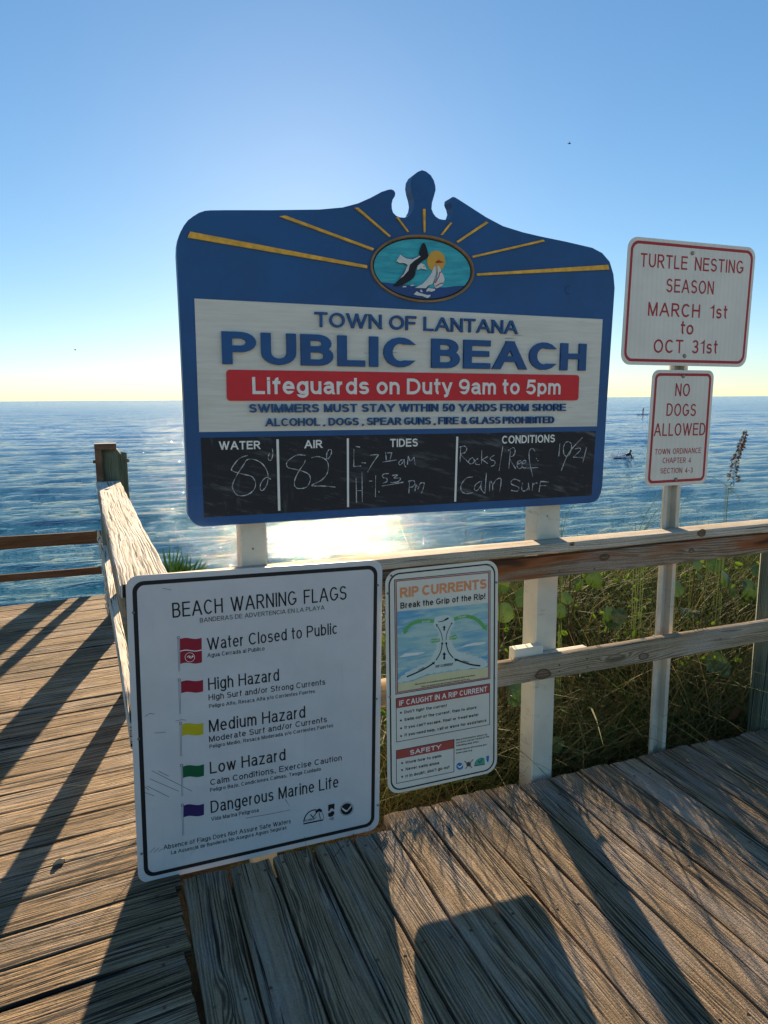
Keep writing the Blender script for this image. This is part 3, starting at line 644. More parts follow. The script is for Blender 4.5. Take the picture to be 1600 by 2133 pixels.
# tall piling at the far end with its rusty bracket
pil = thing('wooden_post', (0.005, 5.53, -.3), 'tall dark rounded piling with a rusty bracket at the seaward end of the railing', 'post')
mb = MB(); n = 14; P = []; UV = []
for z in np.linspace(-.6, 1.22, 10):
    P.append([Vector((.012+.104*math.cos(6.2832*k/n), 5.55+.104*math.sin(6.2832*k/n), z)) for k in range(n+1)]); UV.append([(z+3, k*.047) for k in range(n+1)])
for f, dz in ((.97, .0), (.8, .045), (.45, .068), (.02, .072)):
    P.append([Vector((.012+.104*f*math.cos(6.2832*k/n), 5.55+.104*f*math.sin(6.2832*k/n), 1.22+dz-(.10*max(0, math.cos(6.2832*k/n))**1.5*f))) for k in range(n+1)]); UV.append([(4.3+dz, k*.047) for k in range(n+1)])
mb.grid(P, UV, 9.4); mb.build('piling', GREENW, pil)
mb = MB(); mb.box((-.10, 5.415, 1.255), (.045, 5.53, 1.298), 3.3); mb.box((-.10, 5.41, .98), (-.055, 5.46, 1.255), 4.3, ax=2); mb.build('bracket', RUST, pil)
for x in (-.116, .104):
    mb = MB(); mb.tube([(x, 5.45, 1.17), (x+.022, 5.45, 1.17)], .011, 8); mb.build('bolt', RUST, pil)
# chain
mb = MB(); nl = 19
for i in range(nl):
    t = i/(nl-1); c = Vector((-.112+.026*t+.012*math.sin(t*3.1), 5.36, .66-.56*t)); fl = i % 2
    pts = []
    for k in range(13):
        a = 2*math.pi*k/12; dx = .0125*math.cos(a); dz = .026*math.sin(a)
        pts.append(c+Vector((dx*(1 if fl else .35), dx*(.2 if fl else .95), dz)))
    mb.tube(pts, .0044, 6, cap=False)
tag(mb.build('chain', STEEL), 'short galvanised chain hanging down beside the far end of the bleached railing', 'chain')
# low stair railing beyond the boardwalk end
st = thing('railing', (-.6, 7.8, -.6), 'low brown two-board railing below the seaward end of the boardwalk', 'railing')
for k, (py0, py1, q0, q1) in enumerate(((1120, 1105, 1143, 1130), (1198, 1180, 1212, 1194))):
    b, bq = at(212, py1, 7.8), at(212, q1, 7.8); a, aq = at(-420, py0+(py0-py1)*2, 7.8), at(-420, q0+(q0-q1)*2, 7.8)
    h = b.z-bq.z; c = (b+bq)/2; ca = (a+aq)/2
    board('upper_board' if not k else 'lower_board', st, BROWNW, ca, c, h, .04, ZU, -YA, 61+k*7, seg=.3)
for x, w, y, z1 in ((-.03, .19, 7.95, .95), (.035, .075, 7.3, .72), (-1.95, .09, 7.9, .32)):  # first two: hidden posts added and sized to cast shadow bands on the boardwalk
    mb = MB(); mb.box((x-w/2, y-w/2, -2.5), (x+w/2, y+w/2, z1), 3.1+x, ax=2); mb.build('post', GREENW, st)

# ------------------------------------------------------------------ the big blue beach sign
YB = 2.365; fb = Face(YB)
sign = thing('beach_sign', (1.05, 2.45, -.3), 'large blue carved town beach sign with a chalkboard, raised on two white posts', 'sign')
OUT = [(390, 985), (391.8, 1072), (395.7, 1080.6), (402, 1087.6), (409, 1093.5), (417.6, 1096.6), (428, 1097), (800, 1072.5), (1228, 1048), (1238, 1045.5), (1246, 1039), (1251.6, 1027.5), (1254.7, 1012), (1264, 846), (1273.8, 700),
 (1280.5, 600), (1278, 571.5), (1270, 545), (1254.5, 527), (1233.5, 516), (1177.5, 503), (1128.5, 493), (1090, 484), (1048, 471), (1013, 452.5), (978, 430), (957, 416.5), (948, 411), (943, 410), (938.5, 413), (937.5, 421), (942, 432),
 (944, 441), (941, 450), (935, 456.5), (925, 458), (915, 456), (907.5, 451), (902.5, 444), (899, 435), (900, 422.5), (904, 409), (907.5, 396), (907, 387.5), (904, 376), (897.5, 365), (887.5, 357), (879, 354.4), (870, 358), (861.5, 365), (856.5, 374),
 (855, 386), (857, 399), (861, 412.5), (863, 425), (861, 436), (856, 445), (849, 451), (842.5, 453.5), (832.5, 452.5), (825, 449), (819, 443), (816.5, 435), (816, 425), (818, 416), (822.5, 409), (823.7, 402.5), (821, 397), (816, 394.5), (809, 395), (795, 399.6),
 (772, 412), (746, 423.5), (714, 432), (665, 436.4), (567.5, 437.6), (470, 437.6), (438, 438), (427, 439), (414.8, 443), (402, 450.8), (391.5, 459), (383, 470), (376.5, 482), (371.5, 496), (369, 510), (368.3, 530), (374, 640)]
mb = MB(); fb.poly(mb, OUT, 0, .047); mb.build('board', BLUE, sign, angle=28)
RAYS = [((390.4, 495.5), (395.9, 483), (764, 553.3), (764, 559.5)), ((581, 451.5), (594, 449.6), (778, 518), (775.5, 522.5)), ((738, 433.5), (745.5, 433), (813.5, 492.5), (810, 494)), ((824.4, 453), (827.5, 452), (850.6, 483), (848.2, 484.4)),
 ((880, 436), (885.2, 436), (885, 484.5), (881.8, 484.5)), ((937, 463.7), (941, 465), (920.5, 490.6), (916.5, 490)), ((1011, 462), (1016.5, 464.7), (952.8, 506.4), (950, 503)), ((1130, 499.7), (1133.7, 503.4), (984, 537.5), (982.5, 533.6)), ((1265, 552), (1267.8, 561.7), (992.7, 574.6), (992, 570.2))]
for q in RAYS:
    mb = MB(); fb.poly(mb, q, .006, .0065); mb.build('sun_ray', YELLOW, sign, smooth=False)
for p_ in ((1184, 604),):
    mb = MB(); fb.line(mb, [(1184+7*math.cos(R(a)), 604+8.5*math.sin(R(a))) for a in range(70, 310, 15)], 1.6); mb.build('crescent_mark', flat('crescent_dark_blue', (.01, .035, .10)), sign, smooth=False)  # dark blue crescent line laid flat on the board
# oval emblem
cl, cr_, ct, cb_ = fb(770.6, 556), fb(986.4, 567), fb(871, 489), fb(887, 630.6)
ec = Vector(((cl.x+cr_.x)/2, YB, (ct.z+cb_.z)/2)); ea, eb = (cr_.x-cl.x)/2, (ct.z-cb_.z)/2
def ell(f, lift, n=56): return [Vector((ec.x+ea*f*math.cos(6.2832*k/n), YB-lift, ec.z+(eb-ea*(1-f))*math.sin(6.2832*k/n))) for k in range(n)]
def tealmat():
    g = G('emblem_teal'); u, v = g.uv(); n = g.noise(g.xyz(g.m('MULTIPLY', u, 9.0), g.m('MULTIPLY', v, 60.0)), 1.0, 4.0, 0.6, 1.0)
    return g.set(color=g.mix(g.ss(n, .3, .7), (.014, .30, .37), (.04, .46, .50)), rough=.5, normal=g.bump(n, .003))
EMB_SEA = paint('emblem_sea_blue', (.014, .06, .20), .5, .15); EMB_DK = flat('emblem_black', (.012, .014, .018)); EMB_W = flat('emblem_white', (.68, .67, .62)); EMB_Y = paint('emblem_sun_yellow', (.66, .34, .035), .5, .12); EMB_R = flat('emblem_red', (.42, .03, .02))
COPPER = paint('copper_paint', (.30, .17, .075), .5, .3)
mb = MB(); mb.poly(ell(.985, .001), NY, .0); emb = mb.build('emblem', EMB_DK, sign, smooth=False)
mb = MB(); ring_ = []
for f, h in ((1.0, .0005), (.998, .008), (.978, .010), (.962, .0075), (.955, .0012)): ring_.append(ell(f, h)+[ell(f, h)[0]])
mb.grid(ring_); mb.build('oval_frame', COPPER, emb)
mb = MB(); mb.poly(ell(.93, .002), NY); mb.build('sky_field', tealmat(), emb, smooth=False)
def c5(pts): return [(740+x/5.714, 470+y/5.714) for x, y in pts]
def c5o(): 
    top = c5([(292, 678), (460, 690), (600, 705), (700, 720), (900, 742), (1080, 735), (1180, 720), (1318, 725)]); P = [fb(*q, .0028) for q in top]
    a0 = math.atan2((P[-1].z-ec.z)/(eb-ea*.07), (P[-1].x-ec.x)/(ea*.93)); a1 = math.atan2((P[0].z-ec.z)/(eb-ea*.07), (P[0].x-ec.x)/(ea*.93))-6.2832 if math.atan2(P[0].z-ec.z, P[0].x-ec.x) > 0 else math.atan2((P[0].z-ec.z)/(eb-ea*.07), (P[0].x-ec.x)/(ea*.93))
    arc = [Vector((ec.x+ea*.93*math.cos(a0+(a1-a0)*k/20), YB-.0028, ec.z+(eb-ea*.07)*math.sin(a0+(a1-a0)*k/20))) for k in range(21)]
    return P[1:-1]+arc
mb = MB(); mb.poly(c5o(), NY); mb.build('sea_field', EMB_SEA, emb, smooth=False)
mb = MB(); mb.poly([fb(740+(958+107*math.cos(6.2832*k/32))/5.714, 470+(425+125*math.sin(6.2832*k/32))/5.714, .0045) for k in range(32)], NY, .002); mb.build('sun_disc', EMB_Y, emb, smooth=False)
mb = MB()
fb.poly(mb, c5(smooth([(808, 205), (858, 335), (850, 385), (760, 450), (715, 510), (690, 620), (560, 705), (460, 725), (480, 680), (560, 610), (625, 540), (640, 470), (700, 410), (760, 365), (755, 320)], 3, True)), .0075, .004, 0)
fb.poly(mb, c5([(530, 348), (565, 375), (600, 395), (670, 405), (760, 360), (768, 372), (690, 425), (640, 470), (622, 540), (560, 610), (520, 632), (570, 570), (610, 470), (575, 450), (515, 450), (480, 430), (505, 390)]), .0078, .004, 1)
fb.poly(mb, c5([(725, 525), (735, 480), (775, 452), (815, 470), (838, 530), (800, 522), (770, 512), (745, 528)]), .0079, .004, 1)
fb.poly(mb, c5([(800, 522), (838, 530), (832, 536), (795, 530)]), .0082, 0, 0); fb.poly(mb, c5([(803, 484), (812, 486), (811, 498), (803, 496)]), .0083, 0, 0)
fb.line(mb, c5([(530, 345), (565, 372), (600, 392), (670, 402), (760, 356)]), 1.0, .0081); fb.line(mb, c5([(480, 432), (515, 455), (575, 455), (612, 475), (568, 572), (516, 634)]), 1.0, .0081)
mb.build('seabird', [EMB_DK, EMB_W], emb, smooth=False)
mb = MB()
for q in ([(950, 470), (965, 500), (965, 560), (950, 630), (920, 690), (855, 720), (830, 750), (700, 745), (790, 700), (850, 640), (900, 570), (930, 500)], [(975, 470), (1005, 510), (1020, 560), (1045, 600), (1055, 650), (1035, 690), (1030, 715), (960, 750), (940, 730), (930, 690), (960, 640), (975, 580)],
          [(690, 820), (725, 785), (760, 805), (800, 815), (850, 830), (890, 825), (880, 850), (850, 865), (790, 840), (740, 835)], [(840, 770), (860, 745), (900, 750), (945, 755), (940, 775), (900, 790), (870, 780), (845, 790)], [(770, 765), (785, 770), (795, 795), (770, 790)], [(560, 722), (600, 720), (600, 735), (560, 738)], [(650, 708), (690, 708), (690, 718), (655, 722)]):
    fb.poly(mb, c5(q), .0062, .003, 0)
fb.poly(mb, c5([(955, 430), (985, 412), (1010, 425), (1050, 440), (1000, 447), (950, 450)]), .0068, .001, 1)
for q in ([(1020, 553), (998, 560), (985, 610), (940, 690)], [(1035, 685), (1000, 695), (950, 725)]): fb.line(mb, c5(q), 2.0, .0066, 1)
for q in ([(950, 470), (962, 560), (920, 690)], [(885, 712), (850, 735), (835, 752), (700, 747)]): fb.line(mb, c5(q), 1.0, .0066, 2)
mb.build('sailboat', [EMB_W, EMB_R, EMB_DK], emb, smooth=False)
# white panel with raised letters
mb = MB(); fb.poly(mb, [(405, 622), (1255, 665), (1243, 888), (415, 900)], .0015, .001); pan = mb.build('name_panel', PANEL, sign, smooth=False)
fp = Face(YB-.0015)
for t, x0, y0, x1, y1, c, kw in (('TOWN OF LANTANA', 655, 681, 1076, 696.5, 29.5, dict(wt=.165, gap=.14)), ('PUBLIC BEACH', 463, 758.5, 1217, 772.5, 62, dict(wt=.315, gap=.14, space=.38, wspec=1.55)),
        ('SWIMMERS MUST STAY WITHIN 50 YARDS FROM SHORE', 519, 859.5, 1176, 856, 16.5, dict(wt=.175, gap=.19, space=.46)), ('ALCOHOL , DOGS , SPEAR GUNS , FIRE & GLASS PROHIBITED', 553, 888, 1152, 881.5, 15.5, dict(wt=.17, gap=.18, space=.32))):
    mb = MB(); fp.text(mb, t, x0, y0, x1, y1, c, extr=.009 if c < 60 else .010, **kw); mb.build('lettering', BLUEL, pan, smooth=False)
mb = MB(); mb.poly(quad_round([fb(471, 770, .006), fb(1205, 781.5, .006), fb(1203, 834, .006), fb(472.5, 835, .006)], .012), NY, .004); red = mb.build('red_strip', REDS, sign, smooth=False)
mb = MB(); Face(YB-.006).text(mb, 'Lifeguards on Duty 9am to 5pm', 526, 821, 1167, 821.7, 33, wt=.185, gap=.13, space=.36, lift=.0012); mb.build('lettering', OFFW, red, smooth=False)
# chalkboard
mb = MB(); fb.poly(mb, [(418, 912), (1241, 898), (1232, 1032), (425, 1078)], .0012, .001); chb = mb.build('chalkboard', CHALKB, sign, smooth=False)
fc = Face(YB-.0012)
for t, x0, y0, x1, y1, c in (('WATER', 456.6, 937, 542.4, 935.3, 17.5), ('AIR', 634.5, 934, 671.5, 933, 17), ('TIDES', 812.5, 931.3, 870.3, 930, 17), ('CONDITIONS', 1045.3, 924.4, 1155.6, 921.3, 16.5)):
    mb = MB(); fc.text(mb, t, x0, y0, x1, y1, c, wt=.20, gap=.14); mb.build('lettering', OFFW, chb, smooth=False)
for a, b, w in (((578, 915), (581.5, 1063.5), 5.2), ((724.3, 913), (724.8, 1056), 4.6), ((952.2, 909.4), (947.8, 1044.7), 4.6)):
    mb = MB(); fc.line(mb, [a, b], w, .002); mb.build('divider', OFFW, chb, smooth=False)
C3 = [[(520, 362), (460, 385), (410, 450), (420, 472), (480, 490), (550, 510), (575, 560), (555, 610), (500, 640), (445, 635), (415, 590), (420, 550), (450, 490), (490, 430), (520, 390), (580, 395), (630, 430), (660, 490), (655, 560), (625, 605), (607, 595), (612, 555), (640, 520), (660, 515), (680, 528)],
 [(690, 315), (695, 350), (685, 390), (667, 395), (663, 370), (672, 345)], [(920, 362), (860, 360), (800, 400), (790, 430), (810, 450), (880, 465), (940, 490), (955, 530), (930, 580), (880, 592), (850, 580), (845, 540), (870, 480), (910, 420), (920, 395)],
 [(962, 378), (1010, 370), (1060, 390), (1080, 430), (1070, 490), (1030, 535), (962, 570), (990, 574), (1060, 575), (1130, 582)], [(1085, 320), (1100, 325), (1100, 350), (1080, 385), (1068, 380), (1070, 345), (1085, 320)],
 [(1258, 318), (1256, 438)], [(1256, 438), (1308, 435)], [(1310, 412), (1340, 415)], [(1270, 300), (1300, 305)], [(1368, 360), (1430, 355)], [(1430, 355), (1385, 420), (1352, 478)], [(1477, 340), (1482, 395)], [(1490, 345), (1520, 342)], [(1520, 342), (1508, 390)], [(1455, 408), (1555, 393)],
 [(1272, 520), (1275, 690)], [(1313, 478), (1315, 685)], [(1272, 608), (1315, 605)], [(1362, 540), (1385, 540)], [(1408, 500), (1406, 650)], [(1428, 608), (1433, 618)], [(1500, 488), (1462, 492), (1458, 515), (1482, 520), (1488, 540), (1460, 555)], [(1520, 502), (1560, 496), (1535, 518), (1580, 520), (1560, 545), (1510, 550)], [(1450, 575), (1600, 548)]]
C4 = [[(135, 375), (110, 380), (97, 400), (108, 410), (125, 392), (135, 375), (135, 410), (146, 425)], [(155, 410), (160, 352)], [(160, 352), (175, 385), (198, 358)], [(198, 358), (207, 410)], [(165, 600), (168, 525)], [(160, 520), (195, 515), (205, 535), (190, 555), (168, 560)], [(205, 585), (212, 545), (225, 570), (240, 535), (265, 530), (262, 560), (248, 600)],
 [(510, 290), (505, 390)], [(503, 292), (535, 285), (550, 305), (535, 330), (510, 340), (560, 392)], [(580, 365), (562, 385), (570, 402), (590, 400), (600, 380), (588, 362), (578, 368)], [(625, 368), (605, 385), (610, 405), (635, 408)], [(650, 310), (648, 405)], [(690, 355), (652, 375)], [(652, 375), (690, 402)], [(735, 345), (712, 360), (708, 375), (735, 385), (735, 410), (712, 420)], [(790, 288), (765, 450)],
 [(840, 315), (830, 435)], [(825, 315), (860, 295), (872, 320), (860, 350), (835, 365), (875, 435)], [(890, 405), (912, 395), (908, 382), (890, 390), (885, 420), (900, 435), (915, 428)], [(920, 402), (942, 395), (940, 380), (922, 388), (918, 420), (935, 432), (948, 425)], [(1005, 320), (985, 300), (965, 325), (970, 400), (990, 490)], [(948, 432), (1025, 428)], [(1012, 365), (1016, 372)], [(1022, 380), (1026, 384)],
 [(1170, 268), (1162, 355)], [(1225, 255), (1205, 265), (1193, 300), (1200, 345), (1225, 350), (1245, 315), (1245, 270), (1225, 255)], [(1320, 228), (1230, 330), (1178, 450)], [(1270, 305), (1300, 298), (1305, 315), (1258, 358)], [(1258, 358), (1325, 362)], [(1348, 292), (1322, 395)],
 [(590, 490), (545, 500), (512, 545), (515, 585), (545, 602), (590, 595)], [(640, 520), (610, 540), (600, 570), (615, 582), (640, 555), (648, 520), (645, 570), (668, 600)], [(680, 465), (670, 600)], [(700, 585), (705, 520), (720, 540), (722, 580)], [(722, 548), (745, 510), (778, 505), (768, 590)],
 [(905, 520), (870, 505), (845, 520), (850, 540), (895, 560), (885, 585), (845, 580)], [(920, 530), (915, 570), (930, 585), (955, 570), (960, 530)], [(960, 530), (965, 580)], [(990, 530), (985, 580)], [(988, 545), (1010, 530), (1020, 535)], [(1040, 520), (1030, 590)], [(1040, 520), (1095, 525)], [(1035, 550), (1075, 548)]]
CW = [MB() for _ in range(4)]; lf = .0006
for pts in [[(360+x/3.3333, 840+y/3.3333) for x, y in q] for q in C3]+[[(800+x/3.2, 840+y/3.2) for x, y in q] for q in C4]:
    mb = CW[0 if pts[0][0] < 579 else 1 if pts[0][0] < 725 else 2 if pts[0][0] < 951 else 3]
    fc.line(mb, smooth(pts, 5) if len(pts) > 2 else [tuple(pts[0][d]+(pts[1][d]-pts[0][d])*i/4 for d in (0, 1)) for i in range(5)], 2.1, lf, 0, .32); lf += .00004
for mb in CW: mb.build('chalk_writing', CHALK, chb, smooth=False)
# posts and spacer
YP = 2.4135
for xa, xb in ((501, 555), (1122, 1166)):
    a, b = at(xa, 1110, YP), at(xb, 1110, YP)
    mb = MB(); mb.box((a.x, YP, -.6), (b.x, YP+(b.x-a.x), 1.78), a.x, ax=2); mb.build('post', WHITEP, sign)
a = at(1073, 1343, 2.368); mb = MB(); mb.box((a.x, 2.367, .45), (1.605, 2.4125, .597), 2.0); mb.box((1.607, 2.372, .45), (a.x+.36, 2.4125, .556), 2.5); mb.build('spacer_board', WHITEP, sign)
for px, py in ((527, 1143), (1140, 1075)):
    bolt(sign, at(px, py, YP), .004, 'screw')

# ------------------------------------------------------------------ warning-flags sign on the railing
YF = 2.308; ff = Face(YF)
ws = thing('warning_sign', (.4, YF, -.0), 'big white sign explaining the coloured beach warning flags, low on the railing corner', 'sign')
cor = [ff(261, 1200.5), ff(797, 1165.3), ff(789.5, 1726.5), ff(288.5, 1843)]
ws.location.z = cor[3].z
plate('panel', ws, cor, .04, SIGNW); border('border', ws, cor, .019, .0135, .045, BLACK)
TX = (('BEACH WARNING FLAGS', 359.6, 1287, 722, 1248.6, 30, dict(wt=.137, gap=.17, space=.62)), ('BANDERAS DE ADVERTENCIA EN LA PLAYA', 416.5, 1296.8, 676, 1269.6, 9.2, dict(wt=.14)), ('Water Closed to Public', 432, 1354.5, 703, 1320, 24.5, dict(wt=.137)), ('Agua Cerrada al Publico', 432, 1369.5, 551, 1354.5, 8.4, dict(wt=.148)),
 ('High Hazard', 434, 1438, 581.5, 1417.5, 25, dict(wt=.137)), ('High Surf and/or Strong Currents', 434.7, 1459, 677.5, 1425.8, 12, dict(wt=.148)), ('Peligro Alto, Resaca Alta y/o Corrientes Fuertes', 435.7, 1475, 656, 1443, 7.6, dict(wt=.158)),
 ('Medium Hazard', 435.7, 1525.5, 636, 1494.4, 25, dict(wt=.137)), ('Moderate Surf and/or Currents', 435.7, 1546, 681, 1503.6, 12, dict(wt=.148)), ('Peligro Medio, Resaca Moderada y/o Corrientes Fuertes', 436.5, 1559, 694, 1514.3, 7.6, dict(wt=.158)),
 ('Low Hazard', 437.6, 1612, 595, 1583, 24.5, dict(wt=.137)), ('Calm Conditions, Exercise Caution', 438.3, 1635.7, 712, 1583.5, 12, dict(wt=.148)), ('Peligro Bajo, Condiciones Calmas, Tenga Cuidado', 437.6, 1649.5, 668.5, 1605, 7.6, dict(wt=.158)),
 ('Dangerous Marine Life', 439.4, 1693.7, 705, 1639.4, 24.5, dict(wt=.137)), ('Vida Marina Peligrosa', 440, 1710, 539, 1690.8, 8, dict(wt=.148)), ('Absence of Flags Does Not Assure Safe Waters', 340.8, 1770, 606, 1714.4, 9.4, dict(wt=.148)), ('La Ausencia de Banderas No Asegura Aguas Seguras', 356.7, 1779.7, 597, 1726.4, 7.4, dict(wt=.158)))
for t, x0, y0, x1, y1, c, kw in TX:
    mb = MB(); ff.text(mb, t, x0, y0, x1, y1, c, **kw); mb.build('lettering', BLACK, ws, smooth=False)
FR, FY, FG, FP = flat('flag_red', (.30, .012, .030)), flat('flag_yellow', (.50, .42, .01)), flat('flag_green', (.004, .10, .035)), flat('flag_purple', (.030, .016, .10))
POLE = flat('flagpole_grey', (.62, .63, .65)); INK = flat('pole_ink', (.05, .055, .07))
def flag(tl, tr, bl, br, pt, pb, mat, label, double=False):
    tc = [(tl[0]+(tr[0]-tl[0])*i/14, tl[1]+(tr[1]-tl[1])*i/14-1.9*math.sin(i/14*6.2832)*(1-.2*i/14)) for i in range(15)]
    bc = [(bl[0]+(br[0]-bl[0])*i/14, bl[1]+(br[1]-bl[1])*i/14-1.9*math.sin(i/14*6.2832)*(1-.2*i/14)) for i in range(15)]
    mb = MB(); ff.poly(mb, tc+bc[::-1], .0006); fl = mb.build('flag', mat, ws, smooth=False); fl['label'] = label
    mb = MB(); ff.line(mb, [(pt[0], pt[1]+3), pb], 3.0, .0007, 0); ff.line(mb, [(pt[0], pt[1]+3), pb], 1.5, .0009, 1)
    ff.line(mb, [(pt[0]+2.6*math.cos(R(a)), pt[1]+2.6*math.sin(R(a))) for a in range(0, 361, 30)], 1.0, .001, 0)
    mb.build('flagpole', [INK, POLE], fl, smooth=False)
    if double:
        mc = [((a[0]+b[0])/2, (a[1]+b[1])/2-.5) for a, b in zip(tc, bc)]
        mb = MB(); ff.line(mb, mc, 2.0, .0009); c = (395.5, 1369)
        ff.line(mb, [(c[0]+10*math.cos(R(a)), c[1]+9.6*math.sin(R(a))) for a in range(0, 361, 15)], .9, .0009)
        ff.line(mb, [(389.8, 1369), (393, 1366), (396.5, 1366.8), (394, 1369.5), (398, 1370.5), (401, 1367.5)], 1.5, .0010)
        ff.poly(mb, [(401.2+2*math.cos(R(a)), 1367+2*math.sin(R(a))) for a in range(0, 360, 40)], .0011)
        mb.build('swimmer_symbol', OFFW, fl, smooth=False)
flag((374.5, 1331), (420, 1328.5), (375.5, 1383), (421, 1379.5), (371.5, 1328), (373.5, 1398), FR, 'double red flag with a swimmer symbol', True)
flag((377, 1420), (423, 1416), (377.5, 1444), (423.4, 1440), (373.5, 1416), (375.3, 1487), FR, 'single red flag')
flag((379, 1509), (423.4, 1505.5), (379.5, 1533), (423.5, 1529), (376, 1506), (377.4, 1575), FY, 'yellow flag')
flag((380.6, 1597), (425, 1591.8), (381.4, 1620.5), (425, 1615.5), (378.5, 1594), (380, 1658), FG, 'green flag')
flag((382.5, 1678), (425, 1674), (382.5, 1702.5), (425, 1697), (380, 1677), (381.7, 1740), FP, 'purple flag')
def c8(pts): return [(600+x/8, 1640+y/8) for x, y in pts]
mb = MB(); ff.poly(mb, c8([(255, 598), (590, 530), (588, 552), (258, 620)])); ff.line(mb, smooth(c8([(262, 578), (285, 490), (340, 420), (400, 385), (470, 370)]), 4), 2.6); ff.line(mb, smooth(c8([(560, 415), (588, 470), (590, 530)]), 4), .9)
ff.line(mb, c8([(515, 415), (528, 470), (540, 530)]), 1.6, .0007); ff.poly(mb, c8([(470, 435), (450, 402), (480, 372), (520, 350), (560, 370), (572, 402), (540, 412), (520, 400), (495, 412)]), .0008)
ff.line(mb, c8([(375, 450), (415, 500), (470, 430)]), 2.0, .0007); ff.line(mb, c8([(415, 500), (440, 520), (475, 490)]), 1.2, .0008); ff.text(mb, 'FLORIDA', 636, 1711.5, 654.5, 1707.3, 4.2, wt=.2); mb.build('emblem', BLACK, ws, smooth=False)
mb = MB(); ff.poly(mb, c8([(670, 290), (775, 270), (772, 375), (745, 352), (715, 352), (697, 375), (692, 400), (670, 395)])); ff.poly(mb, c8([(668, 432), (700, 420), (735, 392), (770, 402), (772, 442), (740, 482), (700, 492), (670, 484)]))
for q in ([(695, 522), (765, 492)], [(690, 540), (765, 512)], [(720, 545), (765, 530)]): ff.line(mb, c8(q), 1.0)
mb.build('emblem', BLACK, ws, smooth=False)
mb = MB(); ff.poly(mb, c8([(978+98*math.cos(R(a)), 360-96*math.sin(R(a))-(math.cos(R(a))*14)) for a in range(0, 360, 15)])); ff.line(mb, c8([(978+112*math.cos(R(a)), 360-112*math.sin(R(a))-(math.cos(R(a))*14)) for a in range(0, 361, 15)]), .6)
ff.poly(mb, c8([(888, 325), (958, 372), (985, 380), (1062, 280), (1052, 330), (985, 402), (958, 408), (908, 370)]), .001, 0, 1); mb.build('emblem', [BLACK, SIGNW], ws, smooth=False)
for px, py in ((278, 1276), (787, 1219), (289, 1539), (784, 1456), (295, 1778), (787, 1677)): bolt(ws, ff(px, py), .0045, 'screw')
MARK = flat('scuff_grey', (.20, .20, .20))
mb = MB()
for q in ([(316, 1605), (400, 1648)], [(312, 1622), (372, 1648)], [(330, 1606), (352, 1617)], [(306, 1637), (352, 1660)], [(300, 1650), (322, 1658)], [(512, 1704), (560, 1696), (604, 1687)], [(312, 1776), (323, 1765)], [(320, 1776), (331, 1766)], [(330, 1774), (339, 1767)], [(338, 1225), (357, 1229)], [(302, 1492), (312, 1486), (322, 1487)], [(322, 1527), (345, 1525)], [(366, 1502), (378, 1499), (388, 1500)], [(298, 1636), (310, 1645)]):
    ff.line(mb, q, 1.3, .0004)
mb.build('scuff_marks', MARK, ws, smooth=False)

# ------------------------------------------------------------------ rip-current sign
YQ = 2.296; fr = Face(YQ)
rs = thing('safety_sign', (1.0, YQ, .1), 'narrow cream rip current safety sign with a sea picture, hung beside the flags sign', 'sign')
cor = [fr(802.5, 1189.5), fr(1037.5, 1165.5), fr(1035, 1607), fr(808, 1657)]
rs.location.z = cor[3].z
plate('panel', rs, cor, .05, SIGNC); border('border', rs, cor, .0115, .0055, .05, BLACK)
PINK = flat('picture_frame_red', (.45, .13, .11)); SALM = flat('salmon_ink', (.78, .30, .12)); BAN = flat('banner_red', (.42, .075, .06)); SAND = flat('picture_sand', (.70, .62, .34)); FOAM = flat('picture_foam', (.60, .68, .60)); PG = flat('picture_green', (.14, .42, .11))
def watermat():
    g = G('picture_water'); u, v = g.uv()
    n = g.noise(g.xyz(g.m('MULTIPLY', u, 7.0), g.m('MULTIPLY', v, 42.0)), 1.0, 4.0, .6, .6); n2 = g.noise(g.xyz(g.m('MULTIPLY', u, 4.0), g.m('MULTIPLY', v, 9.0)), 1.0, 2.0)
    c = g.mix(g.ss(n, .3, .65), (.22, .48, .50), (.46, .62, .54)); c = g.mix(g.m('MULTIPLY', g.ss(n2, .42, .62), g.ss(n, .65, .4)), c, (.10, .36, .55))
    return g.set(color=c, rough=.5)
PW = watermat()
mb = MB(); P4 = [(821.7, 1208), (1021, 1189), (1020.5, 1413.4), (824.7, 1446)]
fr.line(mb, P4+[P4[0]], 1.6, .0007, 0); fr.line(mb, [(825, 1210.5), (1018, 1192.5), (1017.6, 1411.5), (827.8, 1442.5), (825, 1210.5)], 2.6, .0009, 1); mb.build('picture_frame', [BLACK, PINK], rs, smooth=False)
mb = MB(); fr.poly(mb, [(827, 1274), (1016.5, 1256), (1016.2, 1410), (829, 1441)], .0006); pic = mb.build('picture', PW, rs, smooth=False)
def cD(pts): return [(810+x/6.957, 1260+y/6.957) for x, y in pts]
mb = MB()
fr.poly(mb, cD([(135, 1140), (330, 1105), (560, 1020), (760, 985), (1000, 950), (1435, 905), (1435, 1040), (135, 1255)]), .0012, 0, 0)
nk = [(660, 200), (640, 280), (690, 350), (720, 420), (700, 480), (690, 560), (680, 640), (640, 710), (600, 790), (520, 850), (400, 900), (250, 980), (140, 1080), (140, 1125), (330, 1090), (560, 1005), (760, 970), (1000, 935), (1395, 900), (1400, 800), (1260, 745), (1100, 700), (980, 660), (940, 600), (910, 530), (900, 450), (890, 380), (940, 300), (945, 220), (860, 150), (740, 160)]
nj = []
for i, q in enumerate(smooth(nk, 4, True)): nj.append((q[0]+14*math.sin(i*2.4), q[1]+10*math.cos(i*3.1)) if 150 < q[0] < 1380 else (max(132, min(1430, q[0])), q[1]))
fr.poly(mb, cD(nj), .0010, 0, 1)
